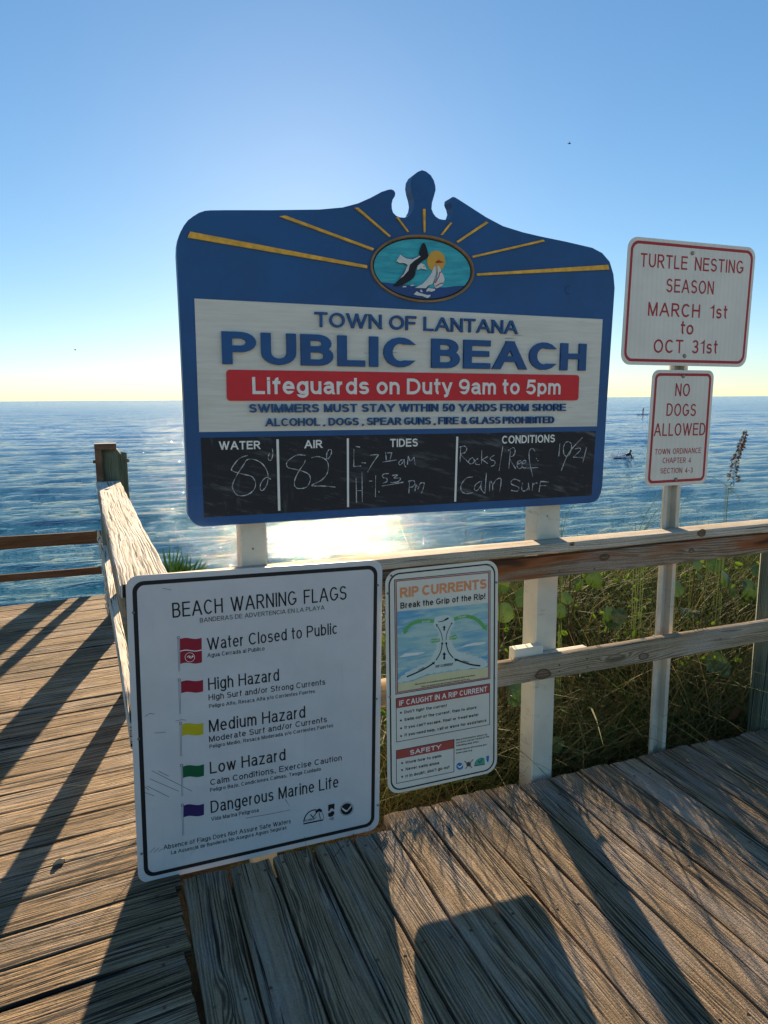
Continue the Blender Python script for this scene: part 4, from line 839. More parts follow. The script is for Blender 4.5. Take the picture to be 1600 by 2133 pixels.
for q in ([(150, 755), (240, 700), (380, 690), (530, 680), (500, 700), (420, 725), (330, 735), (240, 750)], [(1030, 625), (1120, 575), (1240, 545), (1400, 535), (1400, 555), (1300, 580), (1200, 590), (1100, 605)]): fr.poly(mb, cD(q), .0010, 0, 2)
mb.build('picture_shapes', [SAND, FOAM, OFFW], pic, smooth=False)
mb = MB()
fr.line(mb, smooth(cD([(655, 237), (540, 228), (400, 245), (300, 295), (245, 360)]), 4), 7.5, .0014); fr.poly(mb, cD([(208, 325), (282, 380), (215, 428)]), .0015)
fr.line(mb, smooth(cD([(945, 205), (1080, 168), (1200, 178), (1300, 232), (1385, 325)]), 4), 7.5, .0014); fr.poly(mb, cD([(1345, 335), (1420, 280), (1415, 375)]), .0015)
for q in ([(600, 520), (625, 490), (735, 485), (735, 530), (620, 550)], [(870, 460), (970, 430), (992, 470), (962, 500), (870, 500)]): fr.poly(mb, cD(q), .0014)
mb.build('escape_arrow', PG, pic, smooth=False)
mb = MB()
for a, b in (((480, 254), (595, 247)), ((1005, 192), (1115, 174)), ((612, 530), (725, 520)), ((870, 490), (978, 472))):
    (x0, y0), (x1, y1) = cD([a, b]); mb = MB(); fr.text(mb, 'ESCAPE', x0, y0, x1, y1, 3.4, wt=.2, lift=.0018); mb.build('lettering', OFFW, pic, smooth=False)
mb = MB()
for q, w in (([(775, 515), (765, 440), (735, 360), (690, 290)], 1.4), ([(828, 510), (835, 430), (865, 350), (905, 270)], 1.4), ([(680, 800), (730, 720), (760, 640), (770, 560)], 2.2), ([(930, 765), (870, 690), (840, 610), (830, 555)], 2.2), ([(258, 1040), (400, 980), (540, 910), (640, 845)], 3.2), ([(1325, 880), (1200, 865), (1080, 830), (970, 790)], 3.2), ([(425, 945), (515, 900)], 1.4), ([(1075, 808), (1160, 830)], 1.4)):
    fr.line(mb, smooth(cD(q), 4) if len(q) > 2 else cD(q), w, .0016)
for q in ([(680, 275), (712, 285), (682, 305)], [(918, 250), (892, 268), (915, 280)], [(770, 530), (790, 568), (752, 568)], [(828, 530), (850, 562), (812, 566)], [(664, 818), (658, 864), (618, 838)], [(938, 770), (1008, 785), (965, 820)], [(800, 295), (825, 330), (810, 330), (812, 370), (788, 370), (790, 330), (775, 330)], [(800, 680), (828, 720), (812, 722), (815, 790), (785, 790), (790, 722), (772, 722)], [(710, 243), (790, 225), (830, 190), (862, 180), (866, 200), (840, 215), (780, 240), (715, 250)]): fr.poly(mb, cD(q), .0018)
mb.build('current_arrow', BLACK, pic, smooth=False)
mb = MB()
for t, a, b, c in (('RIP CURRENT', (675, 910), (932, 872), 5.4), ('Rip currents are powerful currents of water moving away from shore.', (380, 1160), (1250, 1025), 3.0), ('They can sweep even the strongest swimmer out to sea.', (460, 1195), (1170, 1080), 3.0)):
    (x0, y0), (x1, y1) = cD([a, b]); mb = MB(); fr.text(mb, t, x0, y0, x1, y1, c, wt=.19, lift=.0020); mb.build('lettering', BLACK, pic, smooth=False)
mb = MB(); fr.text(mb, 'RIP CURRENTS', 833, 1245.6, 1013.5, 1225.8, 21, wt=.25, gap=.1, space=.3); mb.build('lettering', SALM, rs, smooth=False)
mb = MB()
for t, x0, y0, x1, y1, c, w in (('Break the Grip of the Rip!', 834, 1268, 1010.5, 1247.6, 12.5, .2), ("Don't fight the current", 842.3, 1486.3, 930.7, 1472, 6.1, .2), ('Swim out of the current, then to shore', 842.3, 1502, 992.3, 1476, 6.1, .2), ("If you can't escape, float or tread water", 842.8, 1518.3, 997, 1491, 6.1, .2), ('If you need help, call or wave for assistance', 842.8, 1534, 1013, 1503, 6.1, .2),
        ('Know how to swim', 845, 1591, 919, 1577, 6, .2), ('Never swim alone', 845, 1605, 915, 1591.6, 6, .2), ("If in doubt, don't go out", 845, 1619.7, 936.5, 1600, 6, .2), ('More information about rip', 950, 1543, 1014.8, 1531, 3.5, .2), ('currents can be found at the', 950, 1549, 1019, 1535.6, 3.5, .2), ('following web sites:', 950, 1555, 997.6, 1546, 3.5, .2), ('www.ripcurrents.noaa.gov', 950, 1564, 1014, 1552, 3.5, .2), ('www.usla.org', 949.7, 1570.5, 983, 1564, 3.5, .2)):
    mb = MB(); fr.text(mb, t, x0, y0, x1, y1, c, wt=w); mb.build('lettering', BLACK, rs, smooth=False)
mb = MB()
for x, y in ((175, 310), (175, 422), (177, 535), (177, 648), (192, 1040), (192, 1140), (192, 1238)):
    x, y = 810+x/6.957, 1440+y/6.957; fr.poly(mb, [(x, y-2.6), (x+2.4, y), (x, y+2.6), (x-2.4, y)])
mb.build('bullet_marks', BLACK, rs, smooth=False)
for q, t, a, b, c, bl_, br_ in (([(825, 1455), (1020, 1424), (1020, 1443), (826, 1475.5)], 'IF CAUGHT IN A RIP CURRENT', (831.4, 1470.5), (1014.3, 1440), 11, (826, 1545.5), (1019.8, 1509)), ([(825.5, 1563.3), (945.8, 1540), (945.8, 1558.6), (825.8, 1581.6)], 'SAFETY', (853.8, 1572.3), (918.5, 1559.5), 9.6, (825.8, 1632), (945.4, 1607.5))):
    mb = MB(); fr.poly(mb, q, .0007); ban = mb.build('banner', BAN, rs, smooth=False)
    mb = MB(); fr.text(mb, t, *a, *b, c, wt=.2, lift=.0012); mb.build('lettering', OFFW, ban, smooth=False)
    mb = MB(); fr.line(mb, [q[0], q[1], br_, bl_, q[0]], 1.2, .0010); mb.build('outline', BLACK, ban, smooth=False)
def cE(pts): return [(810+x/6.957, 1440+y/6.957) for x, y in pts]
LB = flat('logo_blue', (.02, .19, .42)); LG = flat('logo_green', (.08, .36, .24))
mb = MB(); fr.poly(mb, cE([(1027+50*math.cos(R(a)), 1085+52*math.sin(R(a))) for a in range(0, 360, 20)]), .0006, 0, 0); fr.poly(mb, cE([(985, 1065), (1020, 1085), (1035, 1085), (1072, 1045), (1065, 1075), (1030, 1110), (1010, 1100)]), .0010, 0, 1); mb.build('emblem', [LB, OFFW], rs, smooth=False)
mb = MB(); fr.line(mb, cE([(1095, 1010), (1205, 1105)]), 1.8); fr.line(mb, cE([(1220, 985), (1110, 1120)]), 1.8, .0008); fr.poly(mb, cE([(1155+34*math.cos(R(a)), 1055+34*math.sin(R(a))) for a in range(0, 360, 30)]), .0010); mb.build('emblem', flat('logo_brown', (.10, .07, .06)), rs, smooth=False)
mb = MB(); fr.poly(mb, cE([(1235, 1085), (1245, 1030), (1280, 985), (1335, 958), (1385, 970), (1392, 1055)]), .0006, 0, 0); fr.line(mb, cE([(1290, 1000), (1315, 1035), (1365, 965)]), 1.4, .0009, 1); fr.line(mb, cE([(1240, 1080), (1392, 1055)]), 1.6, .0009, 1); mb.build('emblem', [LG, BLACK], rs, smooth=False)
mb = MB(); fr.poly(mb, cE([(1412, 940), (1452, 932), (1452, 985), (1440, 1030), (1425, 1022), (1412, 990)])); mb.build('emblem', LB, rs, smooth=False)
for px, py in ((815, 1199), (1021, 1178), (812, 1451), (1029.5, 1413), (808, 1236), (1034, 1213)): bolt(rs, fr(px, py), .0045, 'screw')

# ------------------------------------------------------------------ red and white signs on the steel post
YT = 2.398; ft = Face(YT)
def redsign(name, label, corners, lines, bolts, r):
    t = thing(name, tuple((ft(*corners[3])+ft(*corners[2]))/2), label, 'sign'); cor = [ft(*c) for c in corners]
    plate('panel', t, cor, r, SIGNR); border('border', t, cor, .0135, .0115, r, REDI)
    for s, x0, y0, x1, y1, c, kw in lines:
        mb = MB(); ft.text(mb, s, x0, y0, x1, y1, c, **kw); mb.build('lettering', REDI, t, smooth=False)
    for p in bolts: bolt(t, ft(*p), .0085)
    return t
redsign('notice_sign', 'larger red and white turtle nesting season sign at the top of the steel post', [(1310, 491.4), (1575.4, 516.4), (1553.3, 764.8), (1293, 759.3)],
 [('TURTLE NESTING', 1333.6, 555.6, 1547.6, 570.4, 28, dict(wt=.15, gap=.2, space=.75)), ('SEASON', 1387.4, 608.4, 1486, 613.6, 28, dict(wt=.15, gap=.22)), ('MARCH 1st', 1349.4, 657.6, 1514, 664.4, 28, dict(wt=.15, gap=.22, space=.9)), ('to', 1417, 696, 1443.6, 697.6, 27, dict(wt=.15)), ('OCT 31st', 1361, 735, 1493.6, 737, 28, dict(wt=.15, gap=.22, space=.75))], ((1442, 527.6), (1425.4, 741.6)), .045)
redsign('notice_sign', 'smaller red and white no dogs allowed sign below the turtle nesting sign', [(1360.4, 770), (1488, 771.6), (1471.2, 1006.7), (1343.2, 1014.6)],
 [('NO', 1406, 825, 1436, 825.6, 26.5, dict(wt=.15, gap=.22)), ('DOGS', 1387.6, 866.4, 1448.7, 867, 26, dict(wt=.15, gap=.22)), ('ALLOWED', 1361.8, 908.6, 1468.4, 906.6, 26, dict(wt=.15, gap=.2)), ('TOWN ORDINANCE', 1363.7, 947, 1460, 943.7, 11.5, dict(wt=.15, gap=.2, space=.7)), ('CHAPTER 4', 1380, 964.8, 1439, 964, 11.3, dict(wt=.15, gap=.2, space=.7)), ('SECTION 4-3', 1375, 986.5, 1442.5, 984.5, 11, dict(wt=.15, gap=.2, space=.7))], ((1422.8, 783.4), (1407.3, 998.6)), .032)
a, b = at(1384, 1020, 2.405), at(1418, 1020, 2.405); w = b.x-a.x; fl = w*.22
prof = [(0, 0), (fl, 0), (fl+.004, .03), (w-fl-.004, .03), (w-fl, 0), (w, 0), (w, .003), (w-fl+.003, .003), (w-fl-.001, .033), (fl+.001, .033), (fl-.003, .003), (0, .003), (0, 0)]
mb = MB(); mb.grid([[Vector((a.x+x, 2.405+y, z)) for x, y in prof] for z in (-.6, .0, .6, 1.2, 1.8, 2.19)], [[(z, i*.02) for i in range(len(prof))] for z in range(6)])
tag(mb.build('sign_post', STEEL, angle=20), 'galvanised steel channel post carrying the two red and white signs', 'post')
# ------------------------------------------------------------------ dune plants
GRASS = leafmat('dune_grass', (0.026, 0.085, 0.012), (0.28, 0.20, 0.09), 0.24)
def grapemat():
    g = G('sea_grape_leaf'); u, v = g.uv(); t = g.attr('seed'); av = g.m('ABSOLUTE', v)
    rib = g.ss(av, .055, .02); w = g.m('ABSOLUTE', g.m('SINE', g.m('MULTIPLY', g.m('SUBTRACT', u, g.m('MULTIPLY', av, .75)), 9.0)))
    vein = g.m('MAXIMUM', rib, g.ss(w, .16, .05)); n = g.noise(g.pos(), 60.0, 4.0, .65); e = g.ss(g.m('ADD', g.m('MULTIPLY', u, u), g.m('MULTIPLY', v, v)), .7, 1.1)
    c = g.mix(t, (.014, .045, .012), (.045, .10, .020)); c = g.mix(g.m('MULTIPLY', vein, .55), c, (.12, .15, .04))
    c = g.mix(g.m('MULTIPLY', g.ss(g.m('ADD', n, g.m('MULTIPLY', e, .12)), .62, .72), .8), c, (.10, .045, .015))
    g.set(color=c, rough=.38, spec=.5, normal=g.bump(vein, .002))
    tr = g.n('BsdfTranslucent', {'Color': g.mix(.5, c, (.09, .17, .012))}).outputs[0]
    g.t.links.new(g.n('MixShader', {0: .15, 1: g.b.outputs[0], 2: tr}).outputs[0], g.out.inputs[0]); return g.mat
LEAFM = grapemat()
BLADE = leafmat('tall_grass', (0.045, 0.095, 0.025), (0.15, 0.14, 0.06), 0.3)
STRAW = leafmat('straw', (0.30, 0.21, 0.10), (0.36, 0.27, 0.14), 0.3); SEED = leafmat('seed_husk', (0.030, 0.017, 0.008), (0.13, 0.075, 0.035), 0.08)
PALM = leafmat('palmetto_green', (0.018, 0.060, 0.016), (0.045, 0.110, 0.028), 0.25)
def blades(base, az, ln, lean, bend, wid, tint, seg=5, droop=0.0):
    """curved tapering grass blades as numpy strips"""
    n = len(base); t = np.linspace(0, 1, seg+1)[None, :]
    h = ln[:, None]*(lean[:, None]*t+bend[:, None]*t**2)
    v = ln[:, None]*(t*np.sqrt(np.clip(1-lean**2, .05, 1))[:, None]-(bend[:, None]*.55+droop)*t**2)
    cx, cy = np.cos(az)[:, None], np.sin(az)[:, None]
    C = np.stack([base[:, 0:1]+cx*h, base[:, 1:2]+cy*h, base[:, 2:3]+v], -1)
    tw = az+np.pi/2+rng.uniform(-.9, .9, n)
    Wv = np.stack([np.cos(tw), np.sin(tw), rng.uniform(-.3, .3, n)], -1)[:, None, :]*(wid[:, None]*(1-t**1.6)*.5+.00035)[..., None]
    P = np.stack([C-Wv, C+Wv], 2).reshape(n, -1, 3)
    b = (np.arange(n)*(2*(seg+1)))[:, None, None]+(np.arange(seg)*2)[None, :, None]+np.array([0, 1, 3, 2])[None, None, :]
    return P.reshape(-1, 3), b.reshape(-1, 4), np.repeat(tint, 2*(seg+1))
def ztop(x, y):                                        # how high the growth stands, lower where the sun still reaches the deck
    z = 0.228*(y-1.50)-0.045+0.25*sst(1.95, 2.6, x)
    z = np.minimum(z, 1.53-.235*y)
    return np.clip(np.minimum(z, .30+.38*sst(1.5, 3.0, x)-.14*sst(3.4, 5.0, y)), -2, 1)
def field(n, x0, x1, y0, y1, lmin, lmax, tint, lean, wid, zf=1.0, bend=(.1, .6), dry=0.0):
    bx = rng.uniform(x0, x1, n); by = y0+(y1-y0)*rng.uniform(0, 1, n)**1.25
    cl = np.sin(bx*5.1+by*2.3)+np.sin(bx*2.2-by*6.1+1)+.7*np.sin(bx*11+by*9)
    keep = cl+rng.normal(0, .8, n) > -.9; bx, by, cl = bx[keep], by[keep], cl[keep]; m = len(bx)
    gz = ground(bx, by); ln = rng.uniform(lmin, lmax, m)
    le = np.clip(np.abs(rng.normal(lean, .25, m)), 0, .95); be = rng.uniform(*bend, m)
    top = gz+ln*(np.sqrt(np.clip(1-le**2, .05, 1))-be*.55*.6); lim = ztop(bx, by)*zf*(.85+.15*np.sin(cl*2)+np.where(rng.uniform(0, 1, m) < .07, rng.uniform(.15, .55, m), 0))
    ln = np.where(top > lim, ln*np.clip((lim-gz)/(top-gz+1e-6), .12, 1), ln)
    tn = np.clip(rng.normal(tint, .22, m)+dry*sst(3.6, 2.6, by), 0, 1)
    az = rng.uniform(0, 6.2832, m); fr_ = by < 2.9; az = np.where(fr_, rng.uniform(-.3, 3.44, m), az)
    return blades(np.stack([bx, by, gz-.01], -1), az, ln, le, be, rng.uniform(*wid, m), tn)
parts_ = [field(32000, .45, 6.8, 2.58, 6.2, .28, .75, .16, .4, (.004, .010), dry=.40), field(17000, .5, 6.8, 2.5, 4.6, .25, .7, .16, .65, (.002, .005), bend=(.2, .9), zf=.9),
          field(11000, .55, 6.8, 2.50, 3.6, .15, .40, .7, .85, (.002, .0042), bend=(.1, .7), zf=.85), field(4200, .5, 6.8, 2.55, 4.4, .35, .8, .12, .45, (.008, .015), bend=(.2, .9)), field(2600, .5, 6.8, 2.52, 3.4, .25, .6, .6, .6, (.005, .009), bend=(.2, .9), zf=.9), field(3500, .6, 12, 4.5, 9, .3, .5, .3, .35, (.004, .008), zf=.6)]
Vs, Qs, Ts, o_ = [], [], [], 0
for v, q, t in parts_: Vs.append(v); Qs.append(q+o_); Ts.append(t); o_ += len(v)
tag(npmesh('dune_grass', np.concatenate(Vs), np.concatenate(Qs), GRASS, {'seed': np.concatenate(Ts)}, smooth=True), 'tangled green and straw dune grass behind the railing', kind='stuff')

# small-leaved beach vine creeping through the top of the grass
nv = 5200; bx = rng.uniform(.6, 6.6, nv); by = 2.62+3.0*rng.uniform(0, 1, nv)**1.2; cl = np.sin(bx*3.3+by*4.1)+np.sin(bx*7.1-by*2.0)
kp = cl+rng.normal(0, .5, nv) > .1; bx, by = bx[kp], by[kp]; nv = len(bx); gz = ground(bx, by)
bz = gz+(ztop(bx, by)-gz)*np.clip(rng.normal(.58, .2, nv), .05, .84)
cN = rng.normal(0, .5, (nv, 3))+np.array([0, -.55, .75]); cN /= np.linalg.norm(cN, axis=1)[:, None]
aN = np.cross(cN, rng.normal(0, 1, (nv, 3))); aN /= np.linalg.norm(aN, axis=1)[:, None]; bN = np.cross(cN, aN); rr = rng.uniform(.010, .024, nv)[:, None]
C0 = np.stack([bx, by, bz], -1)
Pv = np.stack([C0-aN*rr, C0-aN*rr*.35+bN*rr*.62+cN*rr*.2, C0+aN*rr*.5+bN*rr*.45+cN*rr*.15, C0+aN*rr*1.1, C0+aN*rr*.5-bN*rr*.45+cN*rr*.15, C0-aN*rr*.35-bN*rr*.62+cN*rr*.2], 1).reshape(-1, 3)
bi = np.arange(nv)[:, None]*6; Fv = np.concatenate([bi+np.array([[0, 1, 2, 3]]), bi+np.array([[0, 3, 4, 5]])])
tag(npmesh('beach_vine', Pv, Fv, leafmat('beach_vine_leaf', (.022, .070, .012), (.075, .150, .022), .35, (.16, .26, .015)), {'seed': np.repeat(rng.uniform(0, 1, nv), 6)}), 'small green leaves of beach vine creeping through the dune grass', kind='stuff')

def disc(mb, c, nrm, r, seed):                         # round sea-grape leaf, a little folded along its rib
    nrm = Vector(nrm).normalized(); a = nrm.cross(Vector((.3, .2, 1))).normalized(); b = nrm.cross(a)
    n = 16; pts = [c+nrm*(.06*r)]; uv = [(0, 0)]
    for f in (.55, 1.0):
        for k in range(n):
            t = 6.2832*k/n; rr = f*r*(1-.13*max(0, math.cos(t))**4+.05*math.sin(3*t+seed))
            lift = .06*r-.20*r*f*f*abs(math.sin(t))**1.5+.10*r*f**3*math.sin(2*t+seed)+.05*r*f**3*math.sin(5*t+seed*2)
            pts.append(c+a*rr*math.cos(t)+b*rr*math.sin(t)*.96+nrm*lift); uv.append((f*math.cos(t), f*math.sin(t)))
    mb.add(pts, [(0, 1+k, 1+(k+1) % n) for k in range(n)]+[(1+k, 1+n+k, 1+n+(k+1) % n, 1+(k+1) % n) for k in range(n)], uv, random.random())
STEMM = flat('woody_stem', (.06, .045, .025), .8)
GRP = 'sea grape plants in the dune grass'
for (px, py, Y, n, sp, rr, lab) in ((1070, 1240, 2.75, 9, .12, .052, 'bright backlit sea grape leaves just right of the rip current sign'), (1085, 1580, 2.62, 5, .07, .05, 'single low clump of dark sea grape leaves at the foot of the rip current sign'), (1065, 1445, 2.66, 5, .06, .055, 'broad veined sea grape leaf cluster under the middle rail beside the rip current sign'),
        (1215, 1215, 3.1, 9, .16, .055, 'sea grape leaves under the rusty board between the white post and the steel post'), (1270, 1320, 2.75, 9, .14, .058, 'cluster of large dark sea grape leaves above the middle rail in the centre gap'), (1465, 1215, 3.2, 12, .17, .065, 'sunlit yellow green sea grape leaves right of the steel post'), (1490, 1385, 2.62, 2, .02, .06, 'lone sea grape leaf below the middle rail near the green post'), (1180, 1560, 2.6, 6, .10, .055, 'dark sea grape leaves low between the white post and the steel post'), (1560, 1230, 3.3, 8, .16, .06, 'sea grape leaves in the bright grass beside the right edge post')):
    n = max(2, int(n*.7)); Y += .06; rr *= .9; c = at(px, py, Y); t = thing('sea_grape', (c.x, c.y, float(ground(c.x, c.y))), lab, 'plant', GRP)
    mb = MB(); sm = MB(); ro = Vector((c.x+random.uniform(-.05, .05), c.y+.05, float(ground(c.x, c.y))-.03))
    for k in range(n):
        p = c+Vector((random.gauss(0, sp), random.gauss(0, sp*.6), random.gauss(0, sp*.55)))
        disc(mb, p, (random.gauss(0, .5), -1+random.gauss(0, .35), .45+random.gauss(0, .45)), rr*random.uniform(.7, 1.2), k*1.3)
        mid_ = (ro+p)/2+Vector((random.uniform(-.05, .05), .03, .02)); sm.tube([ro, mid_, p+Vector((0, .006, 0))], [.005, .004, .002], 5)
    mb.build('leaves', LEAFM, t, angle=80); sm.build('stem', STEMM, t)

def tuft(name, label, px0, py0, Y, specs, mat=BLADE, cat='grass', wid=.007, group=None):
    """a few blades given by photo points, all rooted in the dune behind the railing"""
    b = at(px0, py0, Y); V, Q, T = [], [], []; mb = MB(); gz = float(ground(b.x, b.y))
    t = thing(name, (b.x, b.y, gz), label, cat, group)
    for pts in specs:
        P = [at(x, y, Y+.03*i) for i, (x, y) in enumerate(smooth(pts, 4))]
        root = Vector((P[0].x+random.uniform(-.03, .03), P[0].y, float(ground(P[0].x, P[0].y))-.02)); P = [root]+P; n = len(P)
        for i in range(n-1):
            w0, w1 = (wid*(1-i/n)**.7*.5, wid*(1-(i+1)/n)**.7*.5)
            d = (P[i+1]-P[i]).normalized(); s = d.cross(Vector((.25, -1, .1))).normalized()
            mb.add([P[i]-s*w0, P[i]+s*w0, P[i+1]+s*w1, P[i+1]-s*w1], [(0, 1, 2, 3)], None, .15+.6*random.random()*i/n)
    mb.build('blades', mat, t); return t
TG = 'tall grass blades standing above the rail'
tuft('grass_tuft', 'arching green blades rising left of the steel post above the rail', 1345, 1092, 2.95, [[(1330, 1110), (1352, 1060), (1385, 1020), (1400, 1010)], [(1338, 1110), (1370, 1062), (1398, 1046)], [(1336, 1112), (1352, 1095), (1380, 1075)], [(1322, 1112), (1300, 1085), (1265, 1100), (1243, 1112)], [(1345, 1110), (1352, 1085), (1335, 1074), (1318, 1080)]], group=TG)
tuft('grass_tuft', 'upright thin green stalk right beside the right white post', 1170, 1110, 2.8, [[(1168, 1128), (1171, 1090), (1177, 1052)], [(1170, 1125), (1180, 1075), (1200, 1050), (1225, 1068)], [(1172, 1126), (1166, 1090), (1165, 1078)]], group=TG, wid=.006)
tuft('grass_tuft', 'single thin dark stalk between the white posts', 970, 1120, 2.9, [[(970, 1138), (970, 1100), (970, 1066)]], group=TG, wid=.004)
tuft('grass_tuft', 'three short blades over the rail left of the right white post', 1003, 1120, 2.9, [[(1000, 1138), (1004, 1115), (1008, 1108)], [(1003, 1138), (1007, 1112), (1005, 1100)], [(1010, 1138), (1009, 1120)]], group=TG, wid=.005)
tuft('grass_tuft', 'leaning thin stalk and faint blades in the sun glitter', 850, 1130, 2.9, [[(856, 1148), (840, 1110), (826, 1074)], [(912, 1146), (906, 1122), (897, 1104)], [(864, 1146), (860, 1135), (852, 1132)]], group=TG, wid=.004)
tuft('grass_tuft', 'pale blades crossing right of the steel post above the rail', 1440, 1085, 3.0, [[(1442, 1092), (1430, 1075), (1420, 1066)], [(1476, 1085), (1450, 1052), (1425, 1045)], [(1420, 1052), (1440, 1030), (1460, 1024)], [(1500, 1078), (1475, 1050), (1455, 1036)]], group=TG, wid=.004)
# sea oats
so_ = tuft('sea_oats', 'tall sea oats stalk with a brown drooping seed head at the right edge', 1508, 1080, 2.95, [[(1507, 1082), (1510, 1040), (1516, 1005), (1524, 975), (1552, 896)], [(1517, 1016), (1534, 1030), (1548, 1060), (1555, 1080)], [(1518, 1018), (1530, 1018), (1536, 1026)], [(1514, 1012), (1495, 1000), (1472, 990)]], cat='plant', wid=.006)
mb = MB()
for i in range(230):
    t = random.random()**.8; x = 1517+35*t+1.5*math.sin(t*9); y = 1012-116*t
    if .06 < t < .13 and random.random() < .8: continue
    side = random.choice((-1, 1, 1)); w = (11-8.5*t)*random.uniform(.2, 1)
    p = at(x+side*w*.8, y+w*random.uniform(-.1, .9), 2.95+random.uniform(-.03, .03)); d = Vector((side*.5+random.gauss(0, .2), random.gauss(0, .3), random.gauss(-.25, .5))).normalized()
    s = d.cross(Vector((0, -1, .2))).normalized(); l = random.uniform(.012, .026); q = l*.2
    mb.add([p, p+d*l*.5+s*q, p+d*l, p+d*l*.5-s*q], [(0, 1, 2, 3)], None, random.random())
    p0 = at(x, y, 2.95); mb.tube([p0, (p0+p)/2+Vector((0, 0, .003)), p], .0006, 3, random.random())
for i in range(12):                                     # the heavier low cluster
    p = at(1522+random.uniform(0, 17), 1000+random.uniform(-9, 6), 2.95+random.uniform(-.02, .02)); d = Vector((random.uniform(.4, 1), random.gauss(0, .3), random.gauss(0, .35))).normalized(); s = d.cross(Vector((0, -1, .2))).normalized()
    mb.add([p, p+d*.011+s*.004, p+d*.024, p+d*.011-s*.004], [(0, 1, 2, 3)], None, random.random())
mb.build('seed_head', SEED, so_)
# palmetto behind the bleached railing
c = Vector((.212, 3.15, .775)); pt = thing('palmetto', (c.x, c.y, float(ground(c.x, c.y))), 'spiky dark green palmetto fan poking up behind the bleached railing corner', 'plant')
mb = MB()
for fan, (off, tilt, n) in enumerate((((0, 0, 0), 0, 34), ((.05, .06, -.03), .4, 26), ((-.03, .1, -.05), -.35, 24), ((.07, .02, -.04), .2, 22))):
    o = c+Vector(off)
    for k in range(n):
        a = R(-72+144*k/(n-1))+tilt*.4+random.gauss(0, .03); ln = random.uniform(.165, .235)*(1-.12*abs(math.sin(a)))
        d = Vector((math.sin(a), random.gauss(0, .16)+.25*math.sin(tilt), math.cos(a))).normalized(); s = d.cross(Vector((0, -1, 0))).normalized()
        q = o+d*ln*.55; tip = o+d*ln+Vector((0, 0, -.03*abs(math.sin(a))))
        f = Vector((0, .006, 0))
        mb.add([o, q-s*.0050, q+f, q+s*.0050, tip], [(0, 1, 2), (0, 2, 3), (1, 4, 2), (2, 4, 3)], None, random.random())
mb.build('fronds', PALM, pt)
mb = MB(); mb.tube([(c.x+.02, c.y+.05, float(ground(c.x, c.y))-.05), (c.x+.01, c.y+.03, .5), c], [.02, .013, .008], 7); mb.build('stem', GREENW, pt)
# dead leaf in the grass, twig on the deck
p = at(1528, 1490, 2.56); dl = MB(); a = Vector((.055, 0, .03)); b = Vector((-.012, -.02, .05))
dl.add([p-a*.9, p-b*.6+a*.1, p+a, p+b*1.0, p+b*.6-a*.5, p+Vector((.005, -.02, -.005))], [(0, 1, 5), (1, 2, 5), (2, 3, 5), (3, 4, 5), (4, 0, 5)], None, .5)
tag(dl.build('dead_leaf', leafmat('dead_leaf_brown', (.17, .07, .03), (.22, .10, .045), .2)), 'curled rusty brown dead leaf low in the grass near the green post', 'leaf')
mb = MB(); mb.tube([onz(x, y, .006+.012*math.sin(i)) for i, (x, y) in enumerate(smooth([(737, 1737), (722, 1756), (706, 1772), (692, 1792)], 4))], .0016, 5); mb.tube([onz(x, y, .01) for x, y in smooth([(782, 1770), (795, 1755), (806, 1735), (804, 1718)], 4)], .0011, 5)
tag(mb.build('twig', BROWNW), 'thin dry twigs lying on the deck under the flags sign corner', 'twig')
mb = MB(); q = onz(124, 1797, .003); P_ = []
for i in range(7):
    s_ = -1+i/3; w_ = math.sqrt(max(.01, 1-s_*s_))
    P_.append([q+Vector((.019*s_+.006*math.sin(3*s_), .007*w_*math.cos(6.2832*k/9)+.010*s_, .004+.008*w_*math.sin(6.2832*k/9)*(1+.4*math.sin(5*s_+k)))) for k in range(10)])
mb.grid(P_)
tag(mb.build('bark_chip', RAILW), 'small brown bark chip lodged in a board gap on the boardwalk', 'bark')

# ------------------------------------------------------------------ sea life: two birds, a paddler far out, a swimmer on a board
DARK = flat('bird_dark', (.018, .02, .028), .8, .1)
def bird(px, py, dist, s, label, wing):
    d = ray(px, py).normalized(); c = EYE+d*dist; t = thing('seabird', tuple(c), label, 'bird')
    x = rt; u = Vector((0, 0, 1)); f = Vector((fw.x, fw.y, 0)).normalized()
    mb = MB(); pts = [c+x*a*s for a in (-.28, -.2, -.05, .12, .22, .28)]; mb.tube(pts, [.005*s, .04*s, .085*s, .08*s, .05*s, .015*s], 8); mb.build('body', DARK, t)
    for sg in (-1, 1):
        w = [c+x*.10*s, c+x*(-.08)*s, c+x*(-.10+wing*.1)*s+f*sg*.22*s+u*.16*s, c+x*.06*s+f*sg*.24*s+u*.19*s, c+x*(-.22)*s+f*sg*.5*s+u*.10*s, c+x*(-.12)*s+f*sg*.5*s+u*.12*s]
        mb = MB(); mb.add(w+[q-u*.012*s for q in w], [(0, 1, 2, 3), (3, 2, 4, 5), (9, 8, 7, 6), (11, 10, 8, 9), (0, 3, 9, 6), (3, 5, 11, 9), (1, 7, 8, 2), (2, 8, 10, 4), (4, 10, 11, 5)]); mb.build('wing', DARK, t)
bird(1186, 299, 95, .72, 'tiny dark seabird high in the sky right of the sign finial', 1)
bird(157, 729, 120, .60, 'tiny dark seabird low over the sea at the far left', -1)
